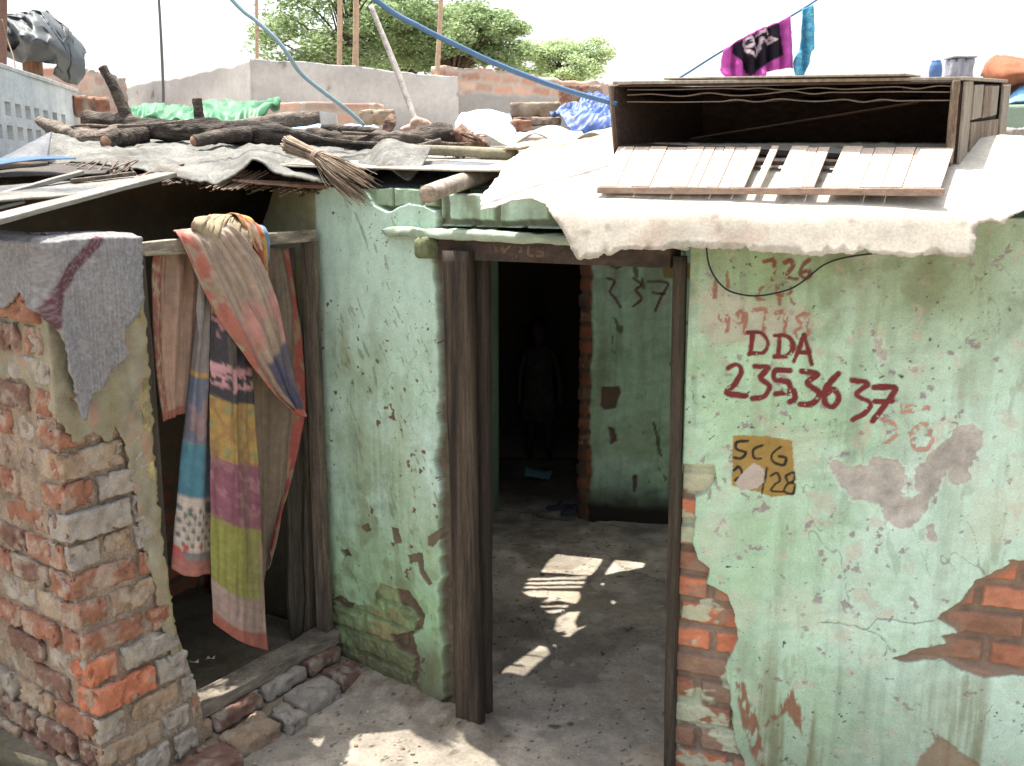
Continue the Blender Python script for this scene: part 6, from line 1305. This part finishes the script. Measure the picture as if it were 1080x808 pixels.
# cloth scrap and slippers on the inner floor
c0 = onz(562, 503, .05)
o = loft('teal_rag', [[c0+A_([-.06, -.05, .01]), c0+A_([0, -.08, .02]), c0+A_([.1, -.06, 0])], [c0+A_([-.05, 0, .07]), c0+A_([.02, -.02, .05]), c0+A_([.13, 0, .03])], [c0+A_([-.02, .06, .04]), c0+A_([.03, .07, .03]), c0+A_([.1, .06, .0])]], 30, 30, M_CLOTH, amp=.02, freq=18, colfn=lambda A, B: np.ones(A.shape+(3,))*lin(90, 136, 140), solid=.003)
tag(o, 'crumpled teal rag on the floor of the dark inner room', 'rag')
for (px, py, an, lab) in ((590, 536, .2, 'dark flat slipper, the left one, on the floor at the inner threshold'), (604, 540, .5, 'dark flat slipper, the right one, on the floor at the inner threshold')):
    c = onz(px, py, .045); sl = empty('slipper', c, lab, 'slipper', 'slippers at the inner threshold'); d_ = A_([math.cos(an), math.sin(an), 0]); e_ = A_([-d_[1], d_[0], 0])
    pts = [c+d_*x_+e_*y_ for x_, y_ in ((-.075, -.022), (-.05, -.03), (.0, -.027), (.05, -.035), (.08, -.02), (.085, 0), (.075, .022), (.04, .035), (0, .027), (-.05, .028), (-.075, .02), (-.085, 0))]; n = 12
    V = pts+[p+A_([0, 0, .014]) for p in pts]; mk('sole', V, [tuple(range(11, -1, -1)), tuple(range(12, 24))]+[(i, (i+1) % n, n+(i+1) % n, n+i) for i in range(n)], mat('slipper_rubber', lin(60, 66, 84), namt=.1), sl, smooth=False)
    V, F = tube([c+d_*.0+e_*-.03+A_([0, 0, .014]), c+d_*.02+A_([0, 0, .045]), c+d_*.0+e_*.03+A_([0, 0, .014])], [.006, .007, .006], 14, 6); mk('strap', V, F, mat('slipper_rubber'), sl)
# crumbs of rubble and leaves on the yard ground
gp = MB(); rg = random.Random(21)
for i in range(150):
    px = rg.uniform(200, 480); py = rg.uniform(700, 815)
    if rg.random() < .35: px, py = rg.uniform(360, 480), rg.uniform(700, 770)
    c = onz(px, py, .01); s_ = rg.uniform(.003, .010)
    Vv, Ff, p = brick_geo(c, (1, 0, 0), (0, 1, 0), (0, 0, 1), s_*rg.uniform(1, 2), s_*1.2, s_, i, r=s_*.3, amp=s_*.3, n=(3, 3, 3)); gp.add(Vv, Ff, lin(*rg.choice([(150, 140, 124), (120, 106, 90), (150, 96, 74), (176, 168, 152)])))
for i in range(60):
    px = rg.uniform(520, 710); py = rg.uniform(600, 815); c = onz(px, py, .01); s_ = rg.uniform(.002, .006)
    Vv, Ff, p = brick_geo(c, (1, 0, 0), (0, 1, 0), (0, 0, 1), s_*1.6, s_*1.2, s_, i, r=s_*.3, amp=s_*.3, n=(3, 3, 3)); gp.add(Vv, Ff, lin(*rg.choice([(150, 140, 124), (100, 90, 80), (190, 184, 176)])))
o = gp.build('rubble_crumbs', M_BRICK); o['kind'] = 'stuff'; o['label'] = 'small crumbs of brick and grit scattered over the yard floor'; o['category'] = 'rubble'
gp = MB()
for i in range(46):
    px = rg.uniform(345, 480) if i < 30 else rg.uniform(215, 330); py = rg.uniform(705, 780); c = onz(px, py, .02); c[2] = .022
    for j in range(2):
        th = rg.uniform(0, 6.28); L = rg.uniform(.005, .011); d_ = A_([math.cos(th), math.sin(th), rg.uniform(.1, .6)])*L; e_ = A_([-math.sin(th), math.cos(th), 0])*L*.3
        gp.add([c-d_, c+e_, c+d_, c-e_], [(0, 1, 2, 3)], lin(*rg.choice([(120, 150, 50), (100, 126, 44), (140, 140, 60)])))
o = gp.build('fallen_leaves', mat('leaf'), smooth=False); o['kind'] = 'stuff'; o['label'] = 'tiny green leaf bits strewn at the foot of the green wall'; o['category'] = 'leaves'

# ================================================================== light, sky, camera
sc = bpy.context.scene
w = bpy.data.worlds.new('World'); sc.world = w; w.use_nodes = True
nt = w.node_tree; nt.nodes.clear(); sky = nt.nodes.new('ShaderNodeTexSky'); sky.sky_type = 'NISHITA'; sky.sun_disc = False
sky.sun_elevation = SUN_EL; sky.sun_rotation = math.atan2(-sdir[0], -sdir[1])
sky.dust_density = 6.0; sky.air_density = 1.2; sky.ozone_density = .6; sky.altitude = 200
bg = nt.nodes.new('ShaderNodeBackground'); bg.inputs[1].default_value = .15; ou = nt.nodes.new('ShaderNodeOutputWorld')
hz_ = nt.nodes.new('ShaderNodeHueSaturation'); hz_.inputs['Saturation'].default_value = .5; nt.links.new(sky.outputs[0], hz_.inputs['Color']); nt.links.new(hz_.outputs[0], bg.inputs[0]); nt.links.new(bg.outputs[0], ou.inputs[0])
ld = bpy.data.lights.new('sun', 'SUN'); ld.energy = 4.2; ld.angle = R(.53); ld.color = (1, .945, .85)
lo = bpy.data.objects.new('sun', ld); COL.objects.link(lo); lo.rotation_euler = Vector([float(v) for v in sdir]).to_track_quat('-Z', 'Y').to_euler(); lo.location = (-3, 3, 9)
cd = bpy.data.cameras.new('camera'); cd.lens = 36*FPX/1080; cd.sensor_width = 36; cd.clip_start = .05; cd.clip_end = 2000
co = bpy.data.objects.new('camera', cd); COL.objects.link(co); co.location = (0, 0, CH); co.rotation_euler = (R(90)-PITCH, 0, 0); sc.camera = co
sc.view_settings.view_transform = 'Standard'; sc.view_settings.look = 'None'; sc.view_settings.gamma = 1; sc.view_settings.use_curve_mapping = False
sc.view_settings.exposure = 1.52
sc.render.engine = 'CYCLES'; sc.cycles.use_denoising = True; sc.cycles.max_bounces = 8; sc.cycles.diffuse_bounces = 5
